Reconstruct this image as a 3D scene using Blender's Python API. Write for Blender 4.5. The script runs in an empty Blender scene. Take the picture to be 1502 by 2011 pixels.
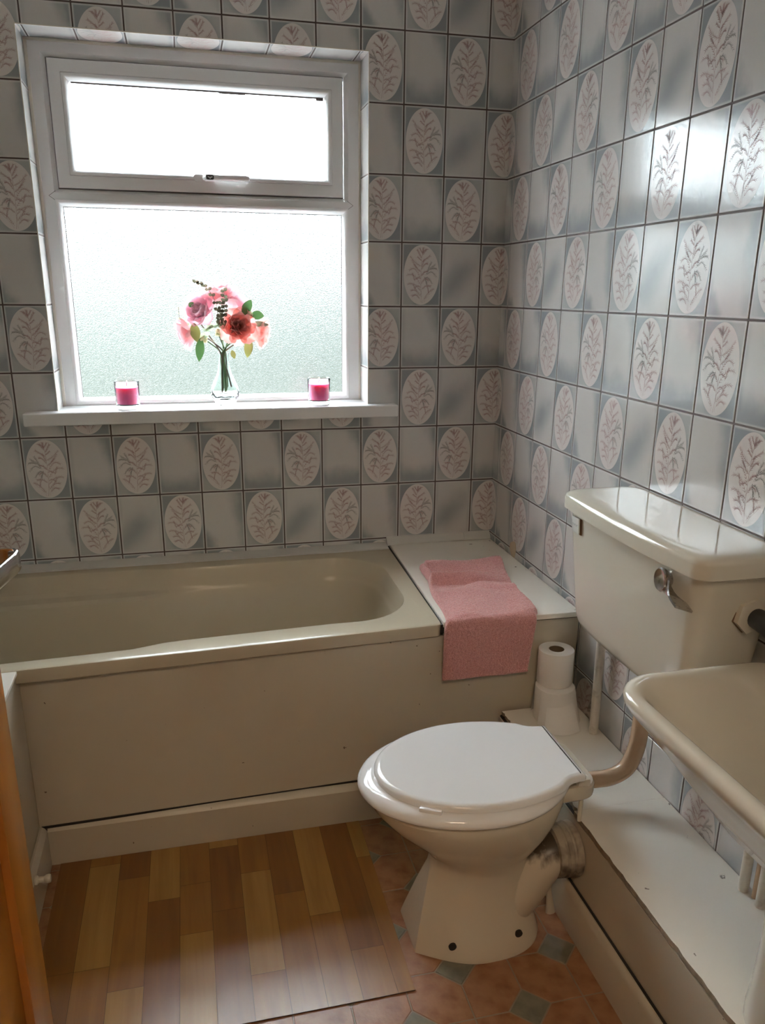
import bpy, bmesh, math, random
from mathutils import Vector, Matrix, noise

# ------------------------------------------------------------------ camera, world, lights, exposure
sc = bpy.context.scene
COL = sc.collection
cam_d = bpy.data.cameras.new('camera')
cam = bpy.data.objects.new('camera', cam_d)
COL.objects.link(cam)
cam.location = (-1.0500, -2.6445, 1.4432)
cam.rotation_euler = (math.radians(72.595), math.radians(-0.483), math.radians(-13.5734))
cam_d.sensor_fit = 'VERTICAL'
cam_d.sensor_height = 36.0
cam_d.lens = 1563.99 / 2011 * 36.0
cam_d.shift_x = -1.09 / 2011
cam_d.shift_y = 58.59 / 2011
cam_d.clip_start = 0.02
sc.camera = cam

sc.view_settings.view_transform = 'Standard'
sc.view_settings.look = 'None'
sc.view_settings.gamma = 1.0
sc.view_settings.exposure = 0.95
sc.view_settings.use_curve_mapping = False
sc.cycles.use_denoising = True
sc.cycles.max_bounces = 14
sc.cycles.diffuse_bounces = 7
sc.cycles.glossy_bounces = 5
sc.cycles.transmission_bounces = 12
sc.cycles.sample_clamp_indirect = 8.0

SKY = 185.0          # overcast sky
GROUND = 0.66
world = bpy.data.worlds.new('world')
sc.world = world
world.use_nodes = True


def build_world():
    nt = world.node_tree
    nt.nodes.clear()
    N, L = nt.nodes.new, nt.links.new
    out = N('ShaderNodeOutputWorld')
    bg = N('ShaderNodeBackground')
    tc = N('ShaderNodeTexCoord')
    sep = N('ShaderNodeSeparateXYZ')
    L(tc.outputs['Generated'], sep.inputs[0])
    # ground -> horizon -> overcast sky, by elevation
    ramp = N('ShaderNodeValToRGB')
    mr = N('ShaderNodeMapRange')
    mr.inputs['From Min'].default_value = -0.5
    mr.inputs['From Max'].default_value = 1.0
    L(sep.outputs['Z'], mr.inputs['Value'])
    L(mr.outputs[0], ramp.inputs[0])
    cr = ramp.color_ramp
    g = GROUND / SKY

    def stop(z, c, k):
        p = (z + 0.5) / 1.5
        e = cr.elements.new(p)
        e.color = (c[0] * k, c[1] * k, c[2] * k, 1)
    cr.elements[0].color = (0.36 * g, 0.44 * g, 0.33 * g, 1)
    stop(-0.06, (0.60, 0.72, 0.64), g)
    stop(0.06, (0.70, 0.82, 0.84), g * 1.15)     # garden and far hedges stand above the horizon
    stop(0.13, (0.70, 0.80, 0.86), 0.034)
    stop(0.25, (0.76, 0.82, 0.87), 0.26)
    stop(0.45, (0.82, 0.89, 0.96), 0.60)
    stop(0.75, (0.86, 0.93, 1.0), 1.0)
    cr.elements[-1].color = (0.86, 0.93, 1.0, 1)
    # thin cloud is brighter towards the hidden sun (up and to the left of the window)
    dot = N('ShaderNodeVectorMath')
    dot.operation = 'DOT_PRODUCT'
    nrm = N('ShaderNodeVectorMath')
    nrm.operation = 'NORMALIZE'
    L(tc.outputs['Generated'], nrm.inputs[0])
    L(nrm.outputs[0], dot.inputs[0])
    sd = Vector((-0.62, 0.70, 0.36)).normalized()
    dot.inputs[1].default_value = sd
    mx = N('ShaderNodeMath'); mx.operation = 'MAXIMUM'
    L(dot.outputs['Value'], mx.inputs[0]); mx.inputs[1].default_value = 0.0
    pw = N('ShaderNodeMath'); pw.operation = 'POWER'
    L(mx.outputs[0], pw.inputs[0]); pw.inputs[1].default_value = 6.0
    ma = N('ShaderNodeMath'); ma.operation = 'MULTIPLY_ADD'
    L(pw.outputs[0], ma.inputs[0]); ma.inputs[1].default_value = 1.1; ma.inputs[2].default_value = 0.62
    mul = N('ShaderNodeMath'); mul.operation = 'MULTIPLY'
    L(ma.outputs[0], mul.inputs[0]); mul.inputs[1].default_value = SKY
    L(ramp.outputs[0], bg.inputs[0])
    L(mul.outputs[0], bg.inputs[1])
    L(bg.outputs[0], out.inputs[0])


build_world()


def area_light(name, loc, rot, sx, sy, power, color):
    d = bpy.data.lights.new(name, 'AREA')
    d.shape = 'RECTANGLE'
    d.size, d.size_y, d.energy, d.color = sx, sy, power, color
    o = bpy.data.objects.new(name, d)
    o.location, o.rotation_euler = loc, rot
    COL.objects.link(o)
    return o


# added warm fill light over the unseen landing, shining in through the doorway
area_light('landing_fill', (-0.95, -3.1, 2.33), (0, 0, 0), 0.5, 0.5, 9.0, (1.0, 0.74, 0.50))

R = random.Random(7)

# ------------------------------------------------------------------ materials


def mat_new(name):
    m = bpy.data.materials.new(name)
    m.use_nodes = True
    nt = m.node_tree
    return m, nt, nt.nodes['Principled BSDF']


def setp(b, **k):
    for n, v in k.items():
        b.inputs[n.replace('_', ' ')].default_value = v


def simple(name, col, rough=0.5, metal=0.0, noise_amt=0.0, noise_scale=8.0, col2=None, bump=0.0, bump_scale=60.0,
           coat=0.0, spots=None, dirt=None, spec=0.5):
    """Principled with optional mottled second colour, bump, chips (spots) and grime (dirt)."""
    m, nt, b = mat_new(name)
    N, L = nt.nodes.new, nt.links.new
    setp(b, Roughness=rough, Metallic=metal)
    b.inputs['Specular IOR Level'].default_value = spec
    b.inputs['Coat Weight'].default_value = coat
    b.inputs['Coat Roughness'].default_value = 0.05
    b.inputs['Base Color'].default_value = (*col, 1)
    tc = N('ShaderNodeTexCoord')
    last = None
    if col2 is not None:
        nz = N('ShaderNodeTexNoise')
        nz.inputs['Scale'].default_value = noise_scale
        nz.inputs['Detail'].default_value = 5
        L(tc.outputs['Object'], nz.inputs[0])
        mr = N('ShaderNodeMapRange')
        mr.inputs['From Min'].default_value = 0.4
        mr.inputs['From Max'].default_value = 0.7
        mr.inputs['To Max'].default_value = noise_amt
        L(nz.outputs[0], mr.inputs[0])
        mix = N('ShaderNodeMix'); mix.data_type = 'RGBA'
        mix.inputs[6].default_value = (*col, 1)
        mix.inputs[7].default_value = (*col2, 1)
        L(mr.outputs[0], mix.inputs[0])
        last = mix.outputs[2]
    for sp in (spots, dirt):
        if sp is None:
            continue
        scale, lo, hi, c, amt = sp
        nz = N('ShaderNodeTexNoise')
        nz.inputs['Scale'].default_value = scale
        nz.inputs['Detail'].default_value = 3
        nz.inputs['Roughness'].default_value = 0.6
        L(tc.outputs['Object'], nz.inputs[0])
        mr = N('ShaderNodeMapRange')
        mr.inputs['From Min'].default_value = lo
        mr.inputs['From Max'].default_value = hi
        mr.inputs['To Max'].default_value = amt
        L(nz.outputs[0], mr.inputs[0])
        mix = N('ShaderNodeMix'); mix.data_type = 'RGBA'
        if last is None:
            mix.inputs[6].default_value = (*col, 1)
        else:
            L(last, mix.inputs[6])
        mix.inputs[7].default_value = (*c, 1)
        L(mr.outputs[0], mix.inputs[0])
        last = mix.outputs[2]
    if last is not None:
        L(last, b.inputs['Base Color'])
    if bump > 0:
        nb = N('ShaderNodeTexNoise')
        nb.inputs['Scale'].default_value = bump_scale
        nb.inputs['Detail'].default_value = 3
        L(tc.outputs['Object'], nb.inputs[0])
        bp = N('ShaderNodeBump')
        bp.inputs['Strength'].default_value = bump
        bp.inputs['Distance'].default_value = 0.002
        L(nb.outputs[0], bp.inputs['Height'])
        L(bp.outputs[0], b.inputs['Normal'])
    return m


def tile_material(name, kind):
    """Printed tile. UV runs 0..1 over the whole tile; the ceramic shades come from the print, not from light."""
    m, nt, b = mat_new(name)
    N, L = nt.nodes.new, nt.links.new

    def M(op, a, c=None, d=None, clamp=False):
        n = N('ShaderNodeMath'); n.operation = op; n.use_clamp = clamp
        for i, v in enumerate((a, c, d)):
            if v is None:
                continue
            if isinstance(v, (int, float)):
                n.inputs[i].default_value = v
            else:
                L(v, n.inputs[i])
        return n.outputs[0]

    def smooth(v, lo, hi):
        n = N('ShaderNodeMapRange'); n.interpolation_type = 'SMOOTHSTEP'
        L(v, n.inputs[0]); n.inputs[1].default_value = lo; n.inputs[2].default_value = hi
        return n.outputs[0]

    def mixc(f, a, c):
        n = N('ShaderNodeMix'); n.data_type = 'RGBA'
        L(f, n.inputs[0])
        for i, v in ((6, a), (7, c)):
            if isinstance(v, tuple):
                n.inputs[i].default_value = (*v, 1)
            else:
                L(v, n.inputs[i])
        return n.outputs[2]

    uv = N('ShaderNodeUVMap')
    sep = N('ShaderNodeSeparateXYZ'); L(uv.outputs[0], sep.inputs[0])
    oi = N('ShaderNodeObjectInfo')
    nz = N('ShaderNodeTexNoise'); nz.noise_dimensions = '4D'
    nz.inputs['Scale'].default_value = 2.2
    nz.inputs['Detail'].default_value = 3
    L(uv.outputs[0], nz.inputs['Vector']); L(M('MULTIPLY', oi.outputs['Random'], 30.0), nz.inputs['W'])
    wob = M('MULTIPLY', M('SUBTRACT', nz.outputs[0], 0.5), 0.35)
    u = sep.outputs[0]; v = sep.outputs[1]
    uw = M('ADD', u, wob); vw = M('ADD', v, wob)
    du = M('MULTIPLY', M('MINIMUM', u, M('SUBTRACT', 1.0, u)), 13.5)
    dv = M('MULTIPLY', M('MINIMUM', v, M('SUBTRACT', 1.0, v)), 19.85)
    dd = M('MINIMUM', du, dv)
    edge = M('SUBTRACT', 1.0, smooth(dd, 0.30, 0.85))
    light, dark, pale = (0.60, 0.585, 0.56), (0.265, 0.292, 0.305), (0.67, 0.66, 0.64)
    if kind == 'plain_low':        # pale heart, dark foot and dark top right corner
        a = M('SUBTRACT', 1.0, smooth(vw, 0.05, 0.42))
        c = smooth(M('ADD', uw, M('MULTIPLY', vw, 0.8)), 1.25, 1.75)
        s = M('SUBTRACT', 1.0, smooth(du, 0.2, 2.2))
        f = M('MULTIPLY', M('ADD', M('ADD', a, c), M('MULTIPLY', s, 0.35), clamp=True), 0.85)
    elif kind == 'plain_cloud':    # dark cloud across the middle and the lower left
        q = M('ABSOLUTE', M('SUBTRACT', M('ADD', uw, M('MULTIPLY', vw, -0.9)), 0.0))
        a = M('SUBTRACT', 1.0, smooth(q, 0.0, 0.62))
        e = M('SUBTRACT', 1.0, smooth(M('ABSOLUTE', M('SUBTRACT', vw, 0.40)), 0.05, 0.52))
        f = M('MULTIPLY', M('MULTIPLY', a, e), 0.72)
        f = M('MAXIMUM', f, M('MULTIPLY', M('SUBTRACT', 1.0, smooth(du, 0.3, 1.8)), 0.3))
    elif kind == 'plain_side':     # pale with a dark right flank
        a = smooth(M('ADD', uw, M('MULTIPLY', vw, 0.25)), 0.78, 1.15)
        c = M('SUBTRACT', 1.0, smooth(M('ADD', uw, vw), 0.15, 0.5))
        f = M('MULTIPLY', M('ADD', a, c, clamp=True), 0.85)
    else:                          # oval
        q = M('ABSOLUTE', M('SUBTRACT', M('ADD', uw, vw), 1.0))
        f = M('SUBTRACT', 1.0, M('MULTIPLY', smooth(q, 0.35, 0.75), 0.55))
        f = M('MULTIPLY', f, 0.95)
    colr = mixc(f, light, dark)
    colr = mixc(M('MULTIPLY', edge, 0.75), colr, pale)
    if kind == 'oval':
        ex = M('DIVIDE', M('SUBTRACT', u, 0.5), 0.445)
        ey = M('DIVIDE', M('SUBTRACT', v, 0.5), 0.468)
        r = M('ADD', M('MULTIPLY', ex, ex), M('MULTIPLY', ey, ey))
        ins = M('SUBTRACT', 1.0, smooth(r, 0.985, 1.015))
        colr = mixc(ins, colr, (0.70, 0.655, 0.625))
    L(colr, b.inputs['Base Color'])
    setp(b, Roughness=0.17)
    b.inputs['Specular IOR Level'].default_value = 0.62
    tc = N('ShaderNodeTexCoord')
    nb = N('ShaderNodeTexNoise'); nb.inputs['Scale'].default_value = 55.0; nb.inputs['Detail'].default_value = 3
    geo = N('ShaderNodeNewGeometry')
    L(geo.outputs['Position'], nb.inputs[0])
    bp = N('ShaderNodeBump'); bp.inputs['Strength'].default_value = 0.22; bp.inputs['Distance'].default_value = 0.0012
    L(nb.outputs[0], bp.inputs['Height']); L(bp.outputs[0], b.inputs['Normal'])
    return m


M_ = {}
M_['oval'] = tile_material('oval_tile_glaze', 'oval')
M_['plain_low'] = tile_material('plain_tile_glaze', 'plain_low')
M_['plain_cloud'] = tile_material('cloudy_tile_glaze', 'plain_cloud')
M_['plain_side'] = tile_material('side_shaded_tile_glaze', 'plain_side')
M_['print_pink'] = simple('pink_brown_print', (0.36, 0.225, 0.21), 0.3)
M_['print_grey'] = simple('grey_print', (0.22, 0.20, 0.18), 0.3)
M_['grout'] = simple('brown_grout', (0.085, 0.058, 0.05), 0.7)
M_['plaster'] = simple('painted_plaster', (0.50, 0.46, 0.40), 0.8)
M_['ceiling'] = simple('white_ceiling_paint', (0.70, 0.67, 0.61), 0.8)
M_['upvc'] = simple('white_window_plastic', (0.72, 0.71, 0.70), 0.32)
M_['seal'] = simple('grey_rubber_seal', (0.12, 0.10, 0.10), 0.6)
M_['caulk'] = simple('ivory_caulk', (0.68, 0.64, 0.56), 0.5)
M_['sill'] = simple('white_gloss_sill', (0.82, 0.82, 0.81), 0.10)
M_['cream_ware'] = simple('cream_glazed_ware', (0.66, 0.62, 0.52), 0.07, spec=0.55)
M_['bath'] = simple('cream_bath_enamel', (0.47, 0.41, 0.305), 0.24)
M_['pan'] = simple('cream_pan_glaze', (0.60, 0.545, 0.44), 0.10)
M_['seat'] = simple('white_seat_plastic', (0.84, 0.845, 0.85), 0.09)
M_['hinge'] = simple('ivory_hinge_plastic', (0.70, 0.66, 0.55), 0.3)
M_['paint'] = simple('old_white_gloss_paint', (0.54, 0.49, 0.39), 0.34, col2=(0.46, 0.395, 0.295), noise_amt=0.5,
                     noise_scale=3.0, bump=0.12, bump_scale=14, spots=(38, 0.735, 0.75, (0.12, 0.075, 0.05), 0.9))
M_['board'] = simple('chipped_white_board', (0.85, 0.82, 0.74), 0.36, col2=(0.78, 0.73, 0.64), noise_amt=0.6,
                     noise_scale=4.0, bump=0.2, bump_scale=25, spots=(30, 0.715, 0.735, (0.16, 0.12, 0.09), 0.9))
M_['trim'] = simple('white_sealing_strip', (0.60, 0.585, 0.54), 0.3)
M_['gap'] = simple('black_grime', (0.025, 0.02, 0.016), 0.9)
M_['mat_back'] = simple('brown_vinyl_backing', (0.05, 0.022, 0.006), 0.6)
M_['raw_edge'] = simple('raw_board_edge', (0.30, 0.235, 0.165), 0.85, bump=0.6, bump_scale=120, col2=(0.16, 0.12, 0.08),
                        noise_amt=0.8, noise_scale=60)
M_['pipe'] = simple('painted_pipe', (0.62, 0.58, 0.50), 0.3, bump=0.2, bump_scale=90, dirt=(30, 0.55, 0.75, (0.3, 0.24, 0.17), 0.6))
M_['flush'] = simple('tan_flush_pipe', (0.52, 0.37, 0.245), 0.16)
M_['soil'] = simple('dirty_white_plastic', (0.42, 0.37, 0.29), 0.5, dirt=(14, 0.42, 0.62, (0.06, 0.04, 0.03), 0.85))
def trap_mat():
    m = simple('cream_trap_glaze', (0.56, 0.50, 0.40), 0.35)
    nt = m.node_tree; N, L = nt.nodes.new, nt.links.new
    b = nt.nodes['Principled BSDF']
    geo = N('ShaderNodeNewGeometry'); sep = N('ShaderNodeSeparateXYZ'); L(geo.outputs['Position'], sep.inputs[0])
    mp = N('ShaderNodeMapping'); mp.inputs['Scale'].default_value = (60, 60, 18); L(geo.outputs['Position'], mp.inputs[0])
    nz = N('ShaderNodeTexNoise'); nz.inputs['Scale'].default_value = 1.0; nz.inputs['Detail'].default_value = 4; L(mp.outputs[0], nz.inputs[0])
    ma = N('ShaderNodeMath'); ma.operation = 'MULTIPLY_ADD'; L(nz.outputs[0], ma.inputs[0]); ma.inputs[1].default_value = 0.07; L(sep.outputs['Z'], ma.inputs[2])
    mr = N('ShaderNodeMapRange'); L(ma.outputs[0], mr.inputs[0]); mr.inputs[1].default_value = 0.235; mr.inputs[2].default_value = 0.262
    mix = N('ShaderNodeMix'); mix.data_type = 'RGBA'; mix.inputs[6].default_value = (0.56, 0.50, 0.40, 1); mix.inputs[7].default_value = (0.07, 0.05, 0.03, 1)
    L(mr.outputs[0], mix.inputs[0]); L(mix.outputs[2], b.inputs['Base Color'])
    return m


M_['trap'] = trap_mat()
M_['chrome'] = simple('worn_chrome', (0.72, 0.72, 0.73), 0.13, metal=1.0)
M_['lever'] = simple('tarnished_chrome', (0.60, 0.59, 0.58), 0.2, metal=1.0, dirt=(90, 0.55, 0.7, (0.2, 0.19, 0.18), 0.6))
M_['paper'] = simple('white_tissue', (0.80, 0.775, 0.73), 0.9, bump=0.25, bump_scale=500)
M_['card'] = simple('brown_card', (0.22, 0.16, 0.10), 0.85)
M_['black'] = simple('black_rubber', (0.02, 0.018, 0.017), 0.45)
M_['badge'] = simple('white_badge', (0.78, 0.79, 0.76), 0.25)
M_['ink'] = simple('grey_badge_ink', (0.34, 0.36, 0.36), 0.4)
M_['badge_back'] = simple('rust_brown', (0.20, 0.11, 0.06), 0.7)
M_['stain'] = simple('tan_plaster_patch', (0.52, 0.40, 0.27), 0.7)
M_['stem'] = simple('stem_green', (0.07, 0.15, 0.05), 0.5)
M_['stem_brown'] = simple('brown_stem', (0.12, 0.09, 0.05), 0.5)


def cloth_like(name, c1, c2, rough=0.7, trans=0.0):
    m, nt, b = mat_new(name)
    N, L = nt.nodes.new, nt.links.new
    tc = N('ShaderNodeTexCoord')
    nz = N('ShaderNodeTexNoise'); nz.inputs['Scale'].default_value = 30; nz.inputs['Detail'].default_value = 4
    L(tc.outputs['Object'], nz.inputs[0])
    mix = N('ShaderNodeMix'); mix.data_type = 'RGBA'
    mix.inputs[6].default_value = (*c1, 1); mix.inputs[7].default_value = (*c2, 1)
    L(nz.outputs[0], mix.inputs[0])
    L(mix.outputs[2], b.inputs['Base Color'])
    setp(b, Roughness=rough)
    if trans > 0:      # thin petals and leaves let light through
        tr = N('ShaderNodeBsdfTranslucent'); L(mix.outputs[2], tr.inputs[0])
        ms = N('ShaderNodeMixShader'); ms.inputs[0].default_value = trans
        L(b.outputs[0], ms.inputs[1]); L(tr.outputs[0], ms.inputs[2])
        L(ms.outputs[0], nt.nodes['Material Output'].inputs[0])
    return m


M_['petal_coral'] = cloth_like('coral_petal', (0.95, 0.54, 0.50), (0.95, 0.68, 0.64), 0.7, 0.36)
M_['petal_pink'] = cloth_like('lilac_pink_petal', (0.94, 0.64, 0.72), (0.96, 0.78, 0.84), 0.7, 0.36)
M_['petal_rose'] = cloth_like('rose_petal', (0.95, 0.53, 0.56), (0.95, 0.68, 0.70), 0.7, 0.36)
M_['petal_cream'] = cloth_like('cream_petal', (0.80, 0.76, 0.60), (0.72, 0.76, 0.55), 0.7, 0.4)
M_['leaf'] = cloth_like('green_leaf', (0.06, 0.15, 0.05), (0.11, 0.22, 0.07), 0.5, 0.15)
M_['leaf_olive'] = cloth_like('olive_leaf', (0.18, 0.17, 0.05), (0.28, 0.28, 0.09), 0.5, 0.2)
M_['leaf_dark'] = cloth_like('dark_sprig_leaf', (0.10, 0.12, 0.07), (0.16, 0.13, 0.09), 0.6, 0.3)
M_['leaf_pale'] = cloth_like('pale_sprig_leaf', (0.38, 0.50, 0.34), (0.50, 0.58, 0.42), 0.6, 0.4)


def terry():
    m, nt, b = mat_new('pink_terry')
    N, L = nt.nodes.new, nt.links.new
    tc = N('ShaderNodeTexCoord')
    nz = N('ShaderNodeTexNoise'); nz.inputs['Scale'].default_value = 420; nz.inputs['Detail'].default_value = 2
    L(tc.outputs['Object'], nz.inputs[0])
    mr = N('ShaderNodeMapRange'); mr.inputs[1].default_value = 0.3; mr.inputs[2].default_value = 0.7
    L(nz.outputs[0], mr.inputs[0])
    mix = N('ShaderNodeMix'); mix.data_type = 'RGBA'
    mix.inputs[6].default_value = (0.45, 0.185, 0.175, 1); mix.inputs[7].default_value = (0.74, 0.38, 0.355, 1)
    L(mr.outputs[0], mix.inputs[0]); L(mix.outputs[2], b.inputs['Base Color'])
    setp(b, Roughness=0.95)
    b.inputs['Sheen Weight'].default_value = 0.4
    b.inputs['Specular IOR Level'].default_value = 0.1
    bp = N('ShaderNodeBump'); bp.inputs['Strength'].default_value = 0.9; bp.inputs['Distance'].default_value = 0.003
    L(nz.outputs[0], bp.inputs['Height']); L(bp.outputs[0], b.inputs['Normal'])
    return m


M_['terry'] = terry()


def obscured_glass():
    m, nt, b = mat_new('obscured_glass')
    N, L = nt.nodes.new, nt.links.new
    nt.nodes.remove(b)
    g = N('ShaderNodeBsdfGlass')
    g.inputs['Roughness'].default_value = 0.20
    g.inputs['IOR'].default_value = 1.45
    g.inputs['Color'].default_value = (0.97, 0.99, 0.99, 1)
    geo = N('ShaderNodeNewGeometry')
    vo = N('ShaderNodeTexVoronoi'); vo.inputs['Scale'].default_value = 260.0
    L(geo.outputs['Position'], vo.inputs['Vector'])
    bp = N('ShaderNodeBump'); bp.inputs['Strength'].default_value = 1.0; bp.inputs['Distance'].default_value = 0.0006
    L(vo.outputs['Distance'], bp.inputs['Height']); L(bp.outputs[0], g.inputs['Normal'])
    vc = N('ShaderNodeTexVoronoi'); vc.inputs['Scale'].default_value = 360.0
    L(geo.outputs['Position'], vc.inputs['Vector'])
    sp = N('ShaderNodeSeparateColor'); L(vc.outputs['Color'], sp.inputs[0])
    mx = N('ShaderNodeMix'); mx.data_type = 'RGBA'
    mx.inputs[6].default_value = (0.86, 0.89, 0.88, 1); mx.inputs[7].default_value = (1.0, 1.0, 1.0, 1)
    L(sp.outputs[0], mx.inputs[0]); L(mx.outputs[2], g.inputs['Color'])
    L(g.outputs[0], nt.nodes['Material Output'].inputs[0])
    return m


def clear_glass(name, col=(1, 1, 1), ior=1.45):
    """Clear vessels: straight-through light plus fresnel reflection (thin walls, no caustics needed)."""
    m, nt, b = mat_new(name)
    nt.nodes.remove(b)
    g = nt.nodes.new('ShaderNodeBsdfGlass')
    g.inputs['Roughness'].default_value = 0.0
    g.inputs['IOR'].default_value = ior
    g.inputs['Color'].default_value = (*col, 1)
    nt.links.new(g.outputs[0], nt.nodes['Material Output'].inputs[0])
    return m


M_['pane'] = obscured_glass()
M_['glass'] = clear_glass('clear_glass', (0.97, 1.0, 0.99))


def wax():
    m, nt, b = mat_new('pink_wax')
    setp(b, Roughness=0.35)
    b.inputs['Base Color'].default_value = (0.86, 0.15, 0.38, 1)
    b.inputs['Subsurface Weight'].default_value = 0.6
    b.inputs['Subsurface Radius'].default_value = (1.0, 0.35, 0.5)
    b.inputs['Subsurface Scale'].default_value = 0.02
    return m


M_['wax'] = wax()


def flame_mat():
    m, nt, b = mat_new('flame')
    b.inputs['Emission Color'].default_value = (1.0, 0.72, 0.35, 1)
    b.inputs['Emission Strength'].default_value = 3.0
    return m


M_['flame'] = flame_mat()


def wood(name, c1, c2, axis=2, scale=1.0, rough=0.35, rings=14.0, stretch=14.0, per_object=0.0):
    m, nt, b = mat_new(name)
    N, L = nt.nodes.new, nt.links.new
    tc = N('ShaderNodeTexCoord')
    mp = N('ShaderNodeMapping')
    s = [rings * scale] * 3
    s[axis] = rings * scale / stretch
    mp.inputs['Scale'].default_value = s
    geo = N('ShaderNodeNewGeometry')
    L(geo.outputs['Position'], mp.inputs[0])
    oi = N('ShaderNodeObjectInfo')
    nz = N('ShaderNodeTexNoise'); nz.noise_dimensions = '4D'
    nz.inputs['Scale'].default_value = 1.0; nz.inputs['Detail'].default_value = 6; nz.inputs['Distortion'].default_value = 0.6
    mm = N('ShaderNodeMath'); mm.operation = 'MULTIPLY'; mm.inputs[1].default_value = 40.0
    L(oi.outputs['Random'], mm.inputs[0]); L(mm.outputs[0], nz.inputs['W'])
    L(mp.outputs[0], nz.inputs['Vector'])
    mr = N('ShaderNodeMapRange'); mr.inputs[1].default_value = 0.32; mr.inputs[2].default_value = 0.68
    L(nz.outputs[0], mr.inputs[0])
    mix = N('ShaderNodeMix'); mix.data_type = 'RGBA'
    mix.inputs[6].default_value = (*c1, 1); mix.inputs[7].default_value = (*c2, 1)
    L(mr.outputs[0], mix.inputs[0])
    L(mix.outputs[2], b.inputs['Base Color'])
    setp(b, Roughness=rough)
    bp = N('ShaderNodeBump'); bp.inputs['Strength'].default_value = 0.15; bp.inputs['Distance'].default_value = 0.001
    nb = N('ShaderNodeTexNoise'); nb.inputs['Scale'].default_value = 25; nb.inputs['Detail'].default_value = 3
    L(geo.outputs['Position'], nb.inputs[0])
    L(nb.outputs[0], bp.inputs['Height']); L(bp.outputs[0], b.inputs['Normal'])
    return m


M_['door_wood'] = wood('orange_varnished_pine', (0.28, 0.090, 0.010), (0.41, 0.150, 0.020), 2, 1.6, 0.3)
M_['plank_a'] = wood('oak_print_mid', (0.20, 0.082, 0.014), (0.26, 0.117, 0.021), 1, 3.0, 0.31)
M_['plank_b'] = wood('oak_print_dark', (0.155, 0.057, 0.009), (0.200, 0.080, 0.013), 1, 3.0, 0.31)
M_['plank_c'] = wood('oak_print_pale', (0.26, 0.130, 0.028), (0.34, 0.19, 0.048), 1, 3.0, 0.31)


def floor_mat(name, c1, c2, scale):
    m = simple(name, c1, 0.36, col2=c2, noise_amt=1.0, noise_scale=scale, bump=0.2, bump_scale=120)
    return m


M_['terracotta'] = floor_mat('terracotta_print', (0.30, 0.145, 0.065), (0.185, 0.072, 0.026), 24)
M_['slate'] = floor_mat('grey_green_print', (0.19, 0.175, 0.12), (0.12, 0.11, 0.075), 26)
M_['floor_joint'] = simple('pale_joint_print', (0.24, 0.19, 0.13), 0.4)

# ------------------------------------------------------------------ helpers


def tag(o, label=None, cat=None, group=None, kind=None):
    if label: o['label'] = label
    if cat: o['category'] = cat
    if group: o['group'] = group
    if kind: o['kind'] = kind
    return o


def empty(name, loc=(0, 0, 0), parent=None):
    o = bpy.data.objects.new(name, None)
    COL.objects.link(o)
    o.location = loc
    o.empty_display_size = 0.05
    if parent: o.parent = parent
    return o


def link_mesh(name, me, parent=None, loc=(0, 0, 0), rot=(0, 0, 0)):
    o = bpy.data.objects.new(name, me)
    COL.objects.link(o)
    o.location, o.rotation_euler = loc, rot
    if parent: o.parent = parent
    return o


def from_bm(name, bm, mats, parent=None, loc=(0, 0, 0), rot=(0, 0, 0), smooth=True, angle=35):
    me = bpy.data.meshes.new(name)
    bm.normal_update()
    if smooth:
        for f in bm.faces: f.smooth = True
        ca = math.radians(angle)
        for e in bm.edges:
            if len(e.link_faces) == 2 and e.calc_face_angle(0) > ca:
                e.smooth = False
    bm.to_mesh(me); bm.free()
    for m in (mats if isinstance(mats, (list, tuple)) else [mats]):
        me.materials.append(M_[m] if isinstance(m, str) else m)
    return link_mesh(name, me, parent, loc, rot)


def bm_box(bm, x0, x1, y0, y1, z0, z1, bev=0.0, mi=0, seg=2):
    r = bmesh.ops.create_cube(bm, size=1)
    vs = r['verts']
    for v in vs:
        v.co = Vector(((x0 + x1) / 2 + v.co.x * (x1 - x0), (y0 + y1) / 2 + v.co.y * (y1 - y0), (z0 + z1) / 2 + v.co.z * (z1 - z0)))
    fs = {f for v in vs for f in v.link_faces}
    for f in fs: f.material_index = mi
    if bev > 0:
        es = list({e for v in vs for e in v.link_edges})
        r2 = bmesh.ops.bevel(bm, geom=es, offset=bev, segments=seg, affect='EDGES', profile=0.5)
        for f in r2['faces']: f.material_index = mi
    return vs


def box(name, x0, x1, y0, y1, z0, z1, mat, parent=None, bev=0.0, seg=2):
    bm = bmesh.new()
    bm_box(bm, x0, x1, y0, y1, z0, z1, bev, 0, seg)
    return from_bm(name, bm, mat, parent)


def bm_loft(bm, rings, closed=True, cap0=False, cap1=False, mi=0):
    vr = [[bm.verts.new(p) for p in r] for r in rings]
    n = len(rings[0])
    for a, c in zip(vr, vr[1:]):
        for i in range(n if closed else n - 1):
            j = (i + 1) % n
            f = bm.faces.new((a[i], a[j], c[j], c[i])); f.material_index = mi
    if cap0:
        f = bm.faces.new(list(reversed(vr[0]))); f.material_index = mi
    if cap1:
        f = bm.faces.new(vr[-1]); f.material_index = mi
    return vr


def fix_normals(bm):
    bmesh.ops.recalc_face_normals(bm, faces=bm.faces[:])


def lathe_rings(profile, n=48, wob=None):
    rings = []
    for r, z in profile:
        ring = []
        for i in range(n):
            a = 2 * math.pi * i / n
            rr = r * (wob(a, z) if wob else 1.0)
            ring.append((rr * math.cos(a), rr * math.sin(a), z))
        rings.append(ring)
    return rings


def lathe(name, profile, mat, parent=None, loc=(0, 0, 0), rot=(0, 0, 0), n=48, cap0=True, cap1=True, wob=None, angle=35):
    bm = bmesh.new()
    bm_loft(bm, lathe_rings(profile, n, wob), True, cap0, cap1)
    fix_normals(bm)
    return from_bm(name, bm, mat, parent, loc, rot, True, angle)


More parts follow.
